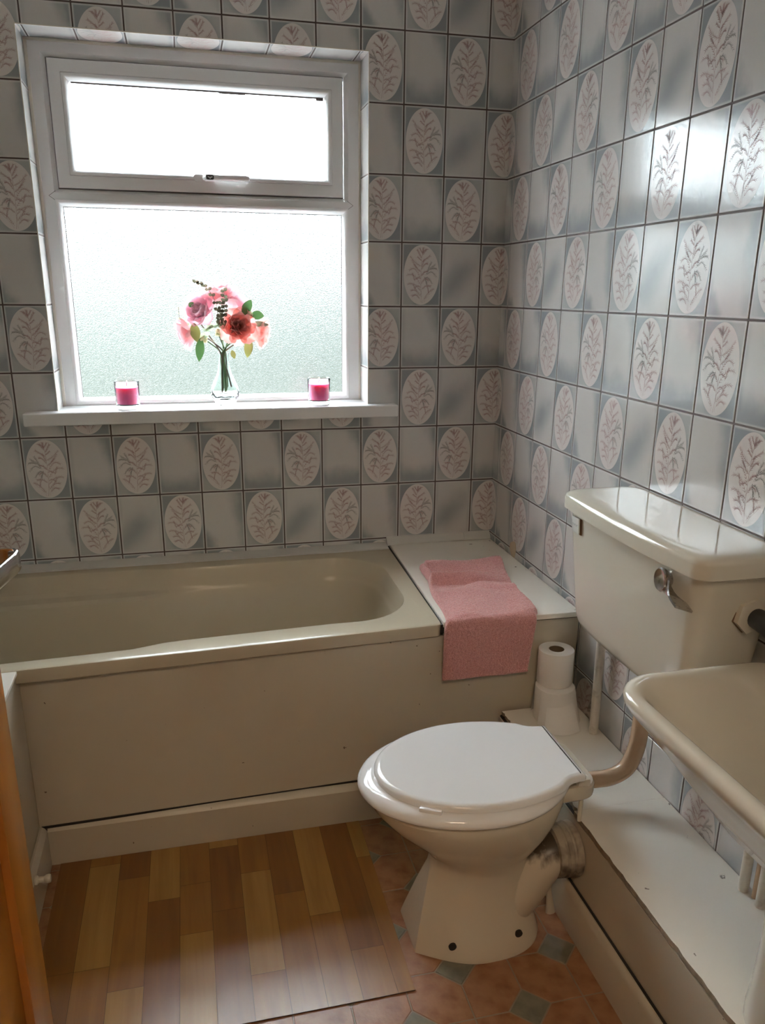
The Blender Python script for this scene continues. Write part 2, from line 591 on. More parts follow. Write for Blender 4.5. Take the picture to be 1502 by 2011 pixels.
def bm_tube(bm, pts, rad, n=14, cap=True, mi=0, sub=6):
    """Smooth tube along control points (Catmull-Rom)."""
    P = [Vector(p) for p in pts]
    rs = rad if isinstance(rad, (list, tuple)) else [rad] * len(P)
    path, rr = [], []
    for i in range(len(P) - 1):
        p0 = P[max(i - 1, 0)]; p1 = P[i]; p2 = P[i + 1]; p3 = P[min(i + 2, len(P) - 1)]
        for k in range(sub):
            t = k / sub
            path.append(0.5 * ((2 * p1) + (-p0 + p2) * t + (2 * p0 - 5 * p1 + 4 * p2 - p3) * t * t + (-p0 + 3 * p1 - 3 * p2 + p3) * t ** 3))
            rr.append(rs[i] * (1 - t) + rs[i + 1] * t)
    path.append(P[-1]); rr.append(rs[-1])
    t0 = (path[1] - path[0]).normalized()
    nrm = t0.orthogonal().normalized()
    rings = []
    for i, p in enumerate(path):
        t = (path[min(i + 1, len(path) - 1)] - path[max(i - 1, 0)]).normalized()
        nrm = (nrm - t * nrm.dot(t)).normalized()
        b = t.cross(nrm)
        rings.append([p + (nrm * math.cos(2 * math.pi * k / n) + b * math.sin(2 * math.pi * k / n)) * rr[i] for k in range(n)])
    bm_loft(bm, rings, True, cap, cap, mi)


def tube(name, pts, rad, mat, parent=None, n=14, sub=6, cap=True):
    bm = bmesh.new()
    bm_tube(bm, pts, rad, n, cap, 0, sub)
    fix_normals(bm)
    return from_bm(name, bm, mat, parent)


def rrect(x0, x1, y0, y1, r, k=8):
    """Rounded rectangle loop, 4*(k+1)*... points, counter-clockwise from the +x side."""
    pts = []
    for cx, cy, a0 in ((x1 - r, y1 - r, 0), (x0 + r, y1 - r, 90), (x0 + r, y0 + r, 180), (x1 - r, y0 + r, 270)):
        for i in range(k + 1):
            a = math.radians(a0 + 90 * i / k)
            pts.append((cx + r * math.cos(a), cy + r * math.sin(a)))
    # extra points on long sides so lofted sides can bend
    out = []
    n = len(pts)
    for i in range(n):
        p, q = pts[i], pts[(i + 1) % n]
        out.append(p)
        if (i + 1) % (k + 1) == 0:
            for j in range(1, 16):
                t = j / 16
                out.append((p[0] + (q[0] - p[0]) * t, p[1] + (q[1] - p[1]) * t))
    return out


# ------------------------------------------------------------------ tiled walls
TW, TH = 0.135, 0.19855
ROW0 = 2.1924              # height of the joint above row 0
GAP, THK = 0.0042, 0.0014
A0, B0 = 0.0801, 0.0575    # how the corner tile is shared by the two walls


def stroke(bm, p, q, w, y, mi):
    d = Vector((q[0] - p[0], q[1] - p[1]))
    if d.length < 1e-6: return
    n = Vector((-d.y, d.x)).normalized() * w
    a = (p[0] + n.x, p[1] + n.y); b = (p[0] - n.x, p[1] - n.y)
    vs = [bm.verts.new((a[0], y, a[1])), bm.verts.new((b[0], y, b[1])), bm.verts.new((q[0], y, q[1]))]
    f = bm.faces.new(vs); f.material_index = mi
    f.normal_update()
    if f.normal.y > 0: f.normal_flip()


def plant_print(bm, mirror, w=TW, h=TH):
    rr = random.Random(5)
    y = -0.00012

    def P(u, v):
        if mirror: u = 1 - u
        return (u * w, v * h)

    def inside(u, v):
        return ((u - 0.5) / 0.42) ** 2 + ((v - 0.5) / 0.45) ** 2 < 1

    def seg(u0, v0, u1, v1, wd, mi):
        if inside(u0, v0) and inside(u1, v1):
            stroke(bm, P(u0, v0), P(u1, v1), wd, y, mi)

    def line(pts, wd, mi):
        for a, b in zip(pts, pts[1:]):
            if inside(*a) and inside(*b):
                stroke(bm, P(*a), P(*b), wd, y, mi)
                stroke(bm, P(*b), P(*a), wd * 0.8, y, mi)

    # stems: two from the foot, leaning up
    stem = [(0.47, 0.06), (0.495, 0.2), (0.51, 0.36), (0.515, 0.52), (0.51, 0.68), (0.49, 0.82), (0.475, 0.92)]
    line(stem, 0.00050, 0)
    line([(0.43, 0.07), (0.37, 0.14), (0.26, 0.22), (0.16, 0.30)], 0.00030, 0)
    line([(0.51, 0.07), (0.505, 0.2), (0.53, 0.35)], 0.0003, 0)

    def frond(u0, v0, u1, v1, bend, n, mi, leaf=0.068, wd=0.00036):
        n = int(n * 1.6)
        pts = []
        for i in range(n + 1):
            t = i / n
            u = u0 + (u1 - u0) * t
            v = v0 + (v1 - v0) * t + bend * math.sin(math.pi * t)
            pts.append((u, v))
        line(pts[::2] if n > 6 else pts, wd, mi)
        for i in range(1, n + 1):
            a = math.atan2((pts[i][1] - pts[i - 1][1]) * h, (pts[i][0] - pts[i - 1][0]) * w)
            for sgn in (-1, 1):
                aa = a + sgn * rr.uniform(0.4, 0.9)
                ll = leaf * rr.uniform(0.6, 1.1) * 0.135
                seg(pts[i][0], pts[i][1], pts[i][0] + ll * math.cos(aa) / w, pts[i][1] + ll * math.sin(aa) / h, 0.00062, mi)

    for (u0, v0, u1, v1, b) in ((0.50, 0.16, 0.75, 0.26, 0.04), (0.50, 0.24, 0.83, 0.36, 0.05), (0.51, 0.34, 0.86, 0.50, 0.07),
                                (0.515, 0.44, 0.80, 0.58, 0.08), (0.515, 0.55, 0.74, 0.72, -0.02), (0.51, 0.64, 0.80, 0.80, -0.03),
                                (0.50, 0.76, 0.62, 0.90, 0.0), (0.49, 0.80, 0.33, 0.92, 0.02), (0.50, 0.70, 0.30, 0.80, 0.0),
                                (0.51, 0.58, 0.36, 0.68, 0.03), (0.51, 0.48, 0.37, 0.56, 0.02), (0.50, 0.36, 0.33, 0.42, 0.05),
                                (0.49, 0.27, 0.27, 0.33, 0.03), (0.44, 0.10, 0.20, 0.28, 0.03), (0.49, 0.82, 0.46, 0.93, 0.0),
                                (0.53, 0.12, 0.72, 0.17, 0.04)):
        frond(u0, v0, u1, v1, b, 8, 0)
    for (u0, v0, u1, v1, b) in ((0.60, 0.22, 0.70, 0.34, 0.01), (0.66, 0.40, 0.72, 0.52, 0.0), (0.60, 0.60, 0.68, 0.66, 0.0), (0.51, 0.44, 0.64, 0.44, 0.02), (0.51, 0.62, 0.44, 0.74, 0.0),
                                (0.30, 0.20, 0.34, 0.32, 0.0), (0.51, 0.30, 0.66, 0.30, 0.03), (0.50, 0.72, 0.60, 0.78, 0.0), (0.49, 0.84, 0.56, 0.92, 0.0), (0.49, 0.84, 0.40, 0.90, 0.0)):
        frond(u0, v0, u1, v1, b, 5, 0, 0.055)
    # the darker drooping sprig on one side
    for (u0, v0, u1, v1, b) in ((0.40, 0.50, 0.16, 0.66, 0.03), (0.38, 0.50, 0.13, 0.48, 0.06), (0.36, 0.55, 0.26, 0.70, 0.0),
                                (0.40, 0.46, 0.24, 0.38, 0.03), (0.30, 0.58, 0.12, 0.60, 0.02), (0.42, 0.48, 0.36, 0.36, 0.0)):
        frond(u0, v0, u1, v1, b, 7, 1, 0.06, 0.0003)


def tile_bm(kind, mirror=False, w=TW, h=TH):
    bm = bmesh.new()
    uvl = bm.loops.layers.uv.new('UVMap')
    g = GAP / 2
    c = 0.0008
    o = [(g, THK, g), (w - g, THK, g), (w - g, THK, h - g), (g, THK, h - g)]
    m = [(g, c, g), (w - g, c, g), (w - g, c, h - g), (g, c, h - g)]
    t = [(g + c, 0, g + c), (w - g - c, 0, g + c), (w - g - c, 0, h - g - c), (g + c, 0, h - g - c)]
    V = [[bm.verts.new(p) for p in r] for r in (o, m, t)]
    for a, b_ in ((V[0], V[1]), (V[1], V[2])):
        for i in range(4):
            j = (i + 1) % 4
            bm.faces.new((a[i], a[j], b_[j], b_[i]))
    bm.faces.new(V[2])
    if kind == 'oval':
        for f in bm.faces: f.material_index = 0
        n0 = len(bm.faces)
        # print geometry: material 1 pink brown, 2 grey
        bm2 = bmesh.new()
        plant_print(bm2, mirror, w, h)
        for f in bm2.faces:
            nf = bm.faces.new([bm.verts.new(v.co) for v in f.verts])
            nf.material_index = f.material_index + 1
        bm2.free()
    for f in bm.faces:
        for l in f.loops:
            l[uvl].uv = (l.vert.co.x / w, l.vert.co.z / h)
    return bm


TILE_CACHE = {}


def tile_mesh(kind, mirror, rects):
    """rects: list of (u0,v0,u1,v1) kept parts in tile coordinates (metres)."""
    key = (kind, mirror, tuple(tuple(round(x, 4) for x in r) for r in rects))
    if key in TILE_CACHE: return TILE_CACHE[key]
    me = bpy.data.meshes.new('tile')
    out = bmesh.new()
    for (u0, v0, u1, v1) in rects:
        bm = tile_bm(kind, mirror)
        for co, no, need in (((u0, 0, 0), (-1, 0, 0), u0 > 0.0005), ((u1, 0, 0), (1, 0, 0), u1 < TW - 0.0005),
                             ((0, 0, v0), (0, 0, -1), v0 > 0.0005), ((0, 0, v1), (0, 0, 1), v1 < TH - 0.0005)):
            if need:
                bmesh.ops.bisect_plane(bm, geom=bm.verts[:] + bm.edges[:] + bm.faces[:], plane_co=co, plane_no=no, clear_outer=True)
        tmp = bpy.data.meshes.new('tmp'); bm.to_mesh(tmp); bm.free()
        out.from_mesh(tmp); bpy.data.meshes.remove(tmp)
    out.to_mesh(me); out.free()
    me.materials.append(M_[kind])
    if kind == 'oval':
        me.materials.append(M_['print_pink']); me.materials.append(M_['print_grey'])
    TILE_CACHE[key] = me
    return me


def tile_style(idx, row):
    """idx 0 = corner tile, growing leftwards along the back wall and negative along the right wall."""
    if (idx + row) % 2 == 1:
        return 'oval', (row % 2 == 1)
    if row % 2 == 0:
        return 'plain_low', False
    return ('plain_cloud', False) if idx % 4 == 1 else ('plain_side', False)


def subtract(rect, hole):
    x0, z0, x1, z1 = rect
    a0, b0, a1, b1 = hole
    if a0 >= x1 or a1 <= x0 or b0 >= z1 or b1 <= z0: return [rect]
    out = []
    if b0 > z0: out.append((x0, z0, x1, b0))
    if b1 < z1: out.append((x0, b1, x1, z1))
    m0, m1 = max(z0, b0), min(z1, b1)
    if a0 > x0: out.append((x0, m0, a0, m1))
    if a1 < x1: out.append((a1, m0, x1, m1))
    return [r for r in out if r[2] - r[0] > 0.002 and r[3] - r[1] > 0.002]


WX0, WX1, WZ0, WZ1 = -1.445, -0.461, 1.083, 2.130     # window opening in the back wall
CEIL = 2.42
RX0 = -2.08
FRONT = -2.36

# back wall: core with the window opening, tiles in front of it
bm = bmesh.new()
T = 0.22
TK = THK
for a in ((RX0 - 0.1, WX0 - TK, 0, CEIL), (WX1 + TK, 0.12, 0, CEIL), (WX0 - TK, WX1 + TK, 0, WZ0 - TK), (WX0 - TK, WX1 + TK, WZ1 + TK, CEIL)):
    bm_box(bm, a[0], a[1], THK, T, a[2], a[3])
wall_back = from_bm('wall_back', bm, 'grout', smooth=False)
tag(wall_back, kind='structure')
hole = (WX0, WZ0, WX1, WZ1)
for row in range(-1, 12):
    zt = ROW0 - row * TH
    zb = zt - TH
    if zb > CEIL or zt < 0: continue
    for idx in range(0, 17):
        xr = -A0 - TW * (idx - 1)
        xl = xr - TW
        if xr < RX0: continue
        # below the bath rim nothing shows
        if zt < 0.52: continue
        rect = (max(xl, RX0), max(zb, 0.0), min(xr, 0.0), min(zt, CEIL))
        parts = subtract(rect, hole)
        if not parts: continue
        kind, mir = tile_style(idx, row)
        me = tile_mesh(kind, mir, [(p[0] - xl, p[1] - zb, p[2] - xl, p[3] - zb) for p in parts])
        o = link_mesh('tile', me, wall_back, (xl, 0, zb))

# window reveal: the same tiles carry on round the corner
RD = 0.12
row_top = [r for r in range(-1, 12) if ROW0 - (r + 1) * TH < WZ1 <= ROW0 - r * TH][0]
for idx in range(0, 17):
    xr = -A0 - TW * (idx - 1); xl = xr - TW
    if xr <= WX0 or xl >= WX1: continue
    kind, mir = tile_style(idx, row_top)
    u0, u1 = max(xl, WX0) - xl, min(xr, WX1) - xl
    vtop = WZ1 - (ROW0 - (row_top + 1) * TH)     # v of the edge inside this tile, going down from here
    vlow = max(vtop - RD, 0)
    me = tile_mesh(kind, mir, [(u0, vlow, u1, vtop)])
    # turn the tile so its face looks down; v decreases into the wall
    o = link_mesh('tile', me, wall_back)
    o.matrix_basis = Matrix(((1, 0, 0, xl), (0, 0, -1, vtop), (0, 1, 0, WZ1), (0, 0, 0, 1)))
for side in (0, 1):
    for row in range(row_top, 12):
        zt = min(ROW0 - row * TH, WZ1); zb = max(ROW0 - (row + 1) * TH, WZ0)
        if zt - zb < 0.004: continue
        zorg = ROW0 - (row + 1) * TH
        kind = 'plain_side' if row % 2 else 'plain_low'
        if side == 0:
            me = tile_mesh(kind, False, [(0.015, zb - zorg, 0.135, zt - zorg)])
            # faces +x on the left side of the opening
            o = link_mesh('tile', me, wall_back)
            o.matrix_basis = Matrix(((0, -1, 0, WX0), (1, 0, 0, -0.015), (0, 0, 1, zorg), (0, 0, 0, 1)))
        else:
            me = tile_mesh(kind, False, [(0.0, zb - zorg, 0.12, zt - zorg)])
            o = link_mesh('tile', me, wall_back)
            o.matrix_basis = Matrix(((0, 1, 0, WX1), (-1, 0, 0, 0.12), (0, 0, 1, zorg), (0, 0, 0, 1)))
    # pale corner bead of the reveal
corner = bmesh.new()
bm_box(corner, WX0 - 0.0015, WX0 + 0.001, -0.0012, 0.002, WZ0, WZ1)
bm_box(corner, WX1 - 0.001, WX1 + 0.0015, -0.0012, 0.002, WZ0, WZ1)
bm_box(corner, WX0, WX1, -0.0012, 0.002, WZ1 - 0.001, WZ1 + 0.0015)
from_bm('corner_bead', corner, 'caulk', wall_back, smooth=False)

# right wall
wall_right = box('wall_right', THK, 0.12, FRONT, T, 0, CEIL, 'grout')
tag(wall_right, kind='structure')
for row in range(-1, 12):
    zt = ROW0 - row * TH; zb = zt - TH
    if zb > CEIL or zt < 0.24: continue
    for k in range(0, 19):
        idx = -k
        y1 = -B0 - TW * (k - 1); y0 = y1 - TW     # k = 0 is the corner tile
        if k == 0: y1, y0 = A0, -B0 + 0.0
        if y1 < FRONT: break
        org = y1 if k else (-B0 + TW)
        kind, mir = tile_style(idx, row)
        u0 = org - min(y1, 0.0) if k == 0 else 0.0
        u0 = org if k == 0 else 0.0
        u1 = TW if y0 > FRONT else org - FRONT
        v0 = 0.0 if zb > 0.2 else 0.24 - zb
        v1 = TH if zt < CEIL else CEIL - zb
        me = tile_mesh(kind, mir, [(u0, v0, u1, v1)])
        o = link_mesh('tile', me, wall_right, (0, org, zb), (0, 0, -math.pi / 2))
        if abs(row) < 2 and k in (3, 7):
            pass
# plaster showing through where the print has come away, by the ledge
bm = bmesh.new()
pts = []
for i in range(18):
    a = 2 * math.pi * i / 18
    rr = 1 + 0.12 * math.sin(3 * a + 1)
    pts.append((-0.0012, -0.225 + 0.026 * rr * math.cos(a), 0.606 + 0.030 * rr * math.sin(a)))
vs = [bm.verts.new(p) for p in pts]
vb = [bm.verts.new((0.0005, p[1], p[2])) for p in pts]
bm.faces.new(vs)
for i in range(18):
    bm.faces.new((vs[i], vb[i], vb[(i + 1) % 18], vs[(i + 1) % 18]))
fix_normals(bm)
from_bm('bare_patch', bm, 'stain', wall_right, smooth=False)

tag(box('wall_left', RX0 - 0.12, RX0, FRONT, T, 0, CEIL, 'plaster'), kind='structure')
tag(box('ceiling', RX0 - 0.12, 0.12, -3.9, T, CEIL, CEIL + 0.1, 'ceiling'), kind='structure')
# front wall with the doorway the photograph is taken through
DX0, DX1, DZ = -1.335, -0.535, 2.02
bm = bmesh.new()
for a in ((RX0 - 0.12, DX0, 0, CEIL), (DX1, 0.12, 0, CEIL), (DX0, DX1, DZ, CEIL)):
    bm_box(bm, a[0], a[1], FRONT - 0.1, FRONT, a[2], a[3])
tag(from_bm('wall_front', bm, 'plaster', smooth=False), kind='structure')
bm = bmesh.new()
bm_box(bm, RX0 - 0.12, RX0, -3.9, FRONT - 0.1, 0, CEIL)
bm_box(bm, 0.0, 0.12, -3.9, FRONT - 0.1, 0, CEIL)
bm_box(bm, RX0, 0.0, -3.9, -3.8, 0, CEIL)
tag(from_bm('wall_landing', bm, 'plaster', smooth=False), kind='structure')

# ------------------------------------------------------------------ floor: vinyl printed as clipped tiles with small diamonds
floor = box('floor', RX0 - 0.12, 0.12, -3.9, T, -0.06, -0.0012, 'floor_joint')
tag(floor, kind='structure')
PX, PY, FX, FY, HD = 0.123, 0.1335, -0.672, -0.907, 0.047


def flat_piece(pts, mat, z=0.0, thk=0.0012, inset=0.0010):
    c = Vector((sum(p[0] for p in pts) / len(pts), sum(p[1] for p in pts) / len(pts)))
    bm = bmesh.new()
    top = []
    for p in pts:
        d = c - Vector(p)
        top.append(bm.verts.new((p[0] + d.x / d.length * inset * 1.4, p[1] + d.y / d.length * inset * 1.4, z)))
    bot = [bm.verts.new((p[0], p[1], z - thk)) for p in pts]
    bm.faces.new(top)
    n = len(pts)
    for i in range(n):
        bm.faces.new((bot[i], bot[(i + 1) % n], top[(i + 1) % n], top[i]))
    fix_normals(bm)
    return bm


shared = {}


def piece(key, pts, mat, name, parent, loc):
    if key not in shared:
        bm = flat_piece(pts, mat)
        me = bpy.data.meshes.new(name); bm.to_mesh(me); bm.free()
        me.materials.append(M_[mat]); shared[key] = me
    return link_mesh(name, shared[key], parent, loc)


q = 0.0014
for i in range(-8, 5):
    for j in range(-6, 2):
        x, y = FX + PX * i, FY + PY * j
        if y > -0.74 or y < -1.75 or x < -1.58 or x > -0.22: continue
        if (i + j) % 2 == 0:
            h_ = HD - q
            piece('d', [(h_, 0), (0, h_), (-h_, 0), (0, -h_)], 'slate', 'floor_inset', floor, (x, y, 0))
for i in range(-8, 4):
    for j in range(-7, 2):
        x, y = FX + PX * i, FY + PY * j
        if y > -0.70 or y < -1.75 or x < -1.62 or x > -0.24: continue
        # cell from (x,y) to (x+PX,y+PY): two opposite corners are cut by diamonds
        if (i + j) % 2 == 0:
            pts = [(HD + q, q), (PX - q, q), (PX - q, PY - HD - q), (PX - HD - q, PY - q), (q, PY - q), (q, HD + q)]
            key = 'h0'
        else:
            pts = [(q, q), (PX - HD - q, q), (PX - q, HD + q), (PX - q, PY - q), (HD + q, PY - q), (q, PY - HD - q)]
            key = 'h1'
        piece(key, pts, 'terracotta', 'floor_tile', floor, (x, y, 0))

# ------------------------------------------------------------------ wood-look vinyl mat, a loose offcut lying on the floor
mat_ = empty('vinyl_mat', (-1.05, -1.05, 0))
tag(mat_, 'loose wood-plank vinyl offcut lying on the floor beside the bath', 'mat')
MX0, MX1, MY0, MY1 = -1.452, -0.652, -1.348, -0.752
base = bmesh.new()
nx = 40


def mat_z(x, y):
    """The free edges lift a little."""
    z = 0.0022
    t = max(0.0, (MY0 + 0.05 - y) / 0.05)
    z += 0.003 * t * t * (0.4 + 0.6 * math.sin((x - MX0) * 5.0) ** 2)
    return z


for part in ('top',):
    grid = []
    ny = 24
    for j in range(ny + 1):
        grid.append([base.verts.new((MX0 + (MX1 - MX0) * i / nx + 1.05, MY0 + (MY1 - MY0) * j / ny + 1.05,
                                     mat_z(MX0 + (MX1 - MX0) * i / nx, MY0 + (MY1 - MY0) * j / ny) - 0.0007)) for i in range(nx + 1)])
    for j in range(ny):
        for i in range(nx):
            base.faces.new((grid[j][i], grid[j][i + 1], grid[j + 1][i + 1], grid[j + 1][i]))
    ext = bmesh.ops.extrude_face_region(base, geom=base.faces[:])
    for v in [g for g in ext['geom'] if isinstance(g, bmesh.types.BMVert)]:
        v.co.z -= 0.0012
    fix_normals(base)
backing = from_bm('backing', base, 'mat_back', mat_, smooth=False)
SW = 0.0762
joints = {0: [-1.13], 1: [-0.786, -1.131], 2: [-0.851, -1.203], 3: [-0.948], 4: [-0.908, -1.075], 5: [-0.781, -1.017],
          6: [-0.897, -1.228], 7: [-0.992], 8: [-1.083], 9: [-1.209], 10: [-0.904]}
shade = {0: 'bba', 1: 'aca', 2: 'bac', 3: 'cba', 4: 'aac', 5: 'cbb', 6: 'aca', 7: 'bab', 8: 'cac', 9: 'bab', 10: 'cab'}
for k in range(11):
    x0 = MX0 + SW * k
    x1 = min(x0 + SW, MX1)
    ys = [MY1] + joints[k] + [MY0]
    for s, (ya, yb) in enumerate(zip(ys, ys[1:])):
        bm = bmesh.new()
        nn = max(2, int((ya - yb) / 0.05))
        rows = []
        for j in range(nn + 1):
            y = yb + (ya - yb) * j / nn
            if j == 0: y += 0.0004
            if j == nn: y -= 0.0004
            rows.append([bm.verts.new((x + 1.05, y + 1.05, mat_z(x, y))) for x in (x0 + 0.0004, x1 - 0.0004)])
        for a, b_ in zip(rows, rows[1:]):
            bm.faces.new((a[0], a[1], b_[1], b_[0]))
        m = {'a': 'plank_a', 'b': 'plank_b', 'c': 'plank_c'}[shade[k][s % 3]]
        from_bm('plank', bm, m, mat_)

# ------------------------------------------------------------------ window
win = empty('window_1', (0, 0, 0))
tag(win, kind='structure')


def ring_sweep(bm, x0, x1, z0, z1, prof, mi=0):
    """prof: list of (inset, y). Mitred rectangular frame."""
    rings = [[(x0 + t, y, z0 + t), (x1 - t, y, z0 + t), (x1 - t, y, z1 - t), (x0 + t, y, z1 - t)] for t, y in prof]
    bm_loft(bm, rings, True, False, False, mi)


FY0 = 0.12        # face of the outer frame
bm = bmesh.new()
# outer frame and transom faces
AX0, AX1, AZ0, AZ1 = -1.404, -0.502, 1.722, 2.096       # top light opening
CX0, CX1, CZ0, CZ1 = -1.404, -0.502, 1.083, 1.703       # fixed light opening (bottom rail hidden by the sill)
bm_box(bm, WX0, AX0, FY0, FY0 + 0.06, WZ0 - 0.02, WZ1)
bm_box(bm, AX1, WX1, FY0, FY0 + 0.06, WZ0 - 0.02, WZ1)
bm_box(bm, AX0, AX1, FY0, FY0 + 0.06, AZ1, WZ1)
bm_box(bm, AX0, AX1, FY0, FY0 + 0.06, CZ1 + 0.0, AZ0)
bm_box(bm, AX0, AX1, FY0, FY0 + 0.06, WZ0 - 0.02, CZ0 + 0.008)
# bevelled lip round the top light, sloping in to the sash
ring_sweep(bm, AX0, AX1, AZ0, AZ1, [(0.0, FY0), (0.012, FY0 + 0.014), (0.013, FY0 + 0.05)])
fix_normals(bm)
from_bm('frame', bm, 'upvc', win, smooth=False)
bm = bmesh.new()
bm_box(bm, WX0 + 0.0, WX0 + 0.009, FY0 - 0.003, FY0 + 0.001, WZ0, WZ1 - 0.002, 0.001)
bm_box(bm, WX1 - 0.007, WX1, FY0 - 0.003, FY0 + 0.001, WZ0, WZ1 - 0.002, 0.001)
bm_box(bm, WX0, WX1, FY0 - 0.003, FY0 + 0.001, WZ1 - 0.008, WZ1, 0.001)
from_bm('caulk_bead', bm, 'caulk', win)
# transom welds
bm = bmesh.new()
for sx, cx in ((1, AX0), (-1, AX1)):
    for dz in (-1, 1):
        a = Vector((cx - sx * 0.016, FY0 - 0.0004, 1.7125)); b_ = Vector((cx + sx * 0.004, FY0 - 0.0004, 1.7125 + dz * 0.014))
        d = (b_ - a).normalized(); n = Vector((-d.z, 0, d.x)) * 0.0006
        vs = [bm.verts.new(p) for p in (a + n, a - n, b_ - n, b_ + n)]
        bm.faces.new(vs)
from_bm('weld_line', bm, 'seal', win, smooth=False)

# top sash
SX0, SX1, SZ0, SZ1 = -1.389, -0.519, 1.736, 2.082
bm = bmesh.new()
ring_sweep(bm, SX0, SX1, SZ0, SZ1, [(0.0, FY0 + 0.04), (0.0, FY0 + 0.004), (0.002, FY0 + 0.002), (0.034, FY0 + 0.002), (0.036, FY0 + 0.004)])
fix_normals(bm)
sash = from_bm('sash', bm, 'upvc', win, smooth=False)
bm = bmesh.new()
ring_sweep(bm, SX0 - 0.003, SX1 + 0.003, SZ0 - 0.003, SZ1 + 0.003, [(0.0, FY0 + 0.012), (0.004, FY0 + 0.008)])
fix_normals(bm)
from_bm('seal', bm, 'seal', sash, smooth=False)
bm = bmesh.new()
ring_sweep(bm, SX0 + 0.036, SX1 - 0.036, SZ0 + 0.036, SZ1 - 0.036,
           [(0.0, FY0 + 0.004), (0.001, FY0 - 0.001), (0.006, FY0 - 0.0005), (0.012, FY0 + 0.006), (0.018, FY0 + 0.016), (0.019, FY0 + 0.03)])
fix_normals(bm)
from_bm('glazing_bead', bm, 'upvc', sash, smooth=True, angle=50)
pane_y = FY0 + 0.026
box('pane', SX0 + 0.048, SX1 - 0.048, pane_y, pane_y + 0.006, SZ0 + 0.048, SZ1 - 0.048, 'pane', sash)
# dark mould along the top of the pane
bm = bmesh.new()
bm_box(bm, -1.33, -0.576, pane_y - 0.002, pane_y + 0.0, 2.0235, 2.0275)
bm_box(bm, -0.90, -0.82, pane_y - 0.003, pane_y + 0.0, 2.021, 2.0265, 0.001)
bm_box(bm, -0.60, -0.576, pane_y - 0.003, pane_y + 0.0, 2.018, 2.0275, 0.001)
from_bm('pane_gasket', bm, 'seal', sash)

# fixed light
bm = bmesh.new()
ring_sweep(bm, CX0, CX1, CZ0 + 0.004, CZ1,
           [(0.0, FY0), (0.001, FY0 - 0.004), (0.006, FY0 - 0.003), (0.012, FY0 + 0.004), (0.018, FY0 + 0.016), (0.019, FY0 + 0.03)])
fix_normals(bm)
bead = from_bm('glazing_bead', bm, 'upvc', win, smooth=True, angle=50)
bm = bmesh.new()
ring_sweep(bm, CX0 + 0.0182, CX1 - 0.0182, CZ0 + 0.0202, CZ1 - 0.0182, [(0.0, pane_y - 0.003), (0.002, pane_y - 0.003), (0.002, pane_y)])
fix_normals(bm)
from_bm('pane_gasket', bm, 'seal', bead, smooth=False)
box('pane', CX0 + 0.010, CX1 - 0.010, pane_y, pane_y + 0.006, CZ0 + 0.010, CZ1 - 0.010, 'pane', win)

# espagnolette handle on the sash
hx, hz, hy = -0.945, 1.7775, FY0 + 0.002
bm = bmesh.new()
rings = []
L = 0.145
for (px, hw, y) in ((0.0, 0.0015, -0.004), (0.003, 0.007, -0.012), (0.010, 0.0100, -0.020), (0.025, 0.0105, -0.022), (0.045, 0.0095, -0.020),
                    (0.065, 0.0082, -0.026), (0.10, 0.0088, -0.030), (0.135, 0.0088, -0.030), (0.143, 0.006, -0.028), (0.145, 0.002, -0.026)):
    ring = []
    for k in range(16):
        a = 2 * math.pi * k / 16
        ring.append((px - 0.02, y + 0.0055 * math.sin(a) * (1 if hw > 0.003 else 0.3), hw * math.cos(a)))
    rings.append(ring)
bm_loft(bm, rings, True, True, True)
bm_box(bm, -0.014, 0.020, -0.018, 0.001, -0.008, 0.008, 0.003)
fix_normals(bm)
handle = from_bm('handle', bm, 'upvc', sash, (hx, hy, hz))
bm = bmesh.new()
bm_loft(bm, [[((0.0115) * max(-1, min(1, 1.25 * math.cos(a))), y, 0.0066 * max(-1, min(1, 1.2 * math.sin(a)))) for a in [2 * math.pi * k / 24 for k in range(24)]]
             for y in (0.0, -0.0035)], True, False, True)
fix_normals(bm)
bm_box(bm, -0.006, 0.006, -0.0042, -0.0035, -0.0006, 0.0012, 0, 1)
for s in (-1, 1):
    bm_box(bm, s * 0.006 - 0.0012, s * 0.006 + 0.0012, -0.0042, -0.0035, 0.0004, 0.0026, 0, 1)
bm_box(bm, -0.0018, 0.0018, -0.0042, -0.0035, -0.0036, -0.0014, 0, 1)
lk = from_bm('lock_button', bm, ['black', 'badge'], sash, (hx + 0.003, hy - 0.0275, hz))
bm = bmesh.new()
bm_loft(bm, [[(0.017 * math.cos(a), y, 0.010 * max(-1, min(1, 1.25 * math.sin(a)))) for a in [2 * math.pi * k / 20 for k in range(20)]]
             for y in (0.0, -0.0025)], True, False, True)
fix_normals(bm)
from_bm('handle_plate', bm, 'upvc', sash, (hx - 0.030, hy, hz))

# window board
sill = box('window_sill', -1.542, -0.366, -0.047, RD + 0.002, 1.043, 1.083, 'sill', None, 0.005, 3)
tag(sill, kind='structure')

# ------------------------------------------------------------------ bathtub
RIM = 0.578


def front_y(x):      # the bath stands very slightly askew
    return -0.731 - 0.042 * (-0.41 - x)


tub = empty('bathtub', (-1.2, -0.4, 0))
tag(tub, 'cream enamel bathtub built in under the window', 'bathtub')
O = Vector((1.2, 0.4, 0))
bm = bmesh.new()


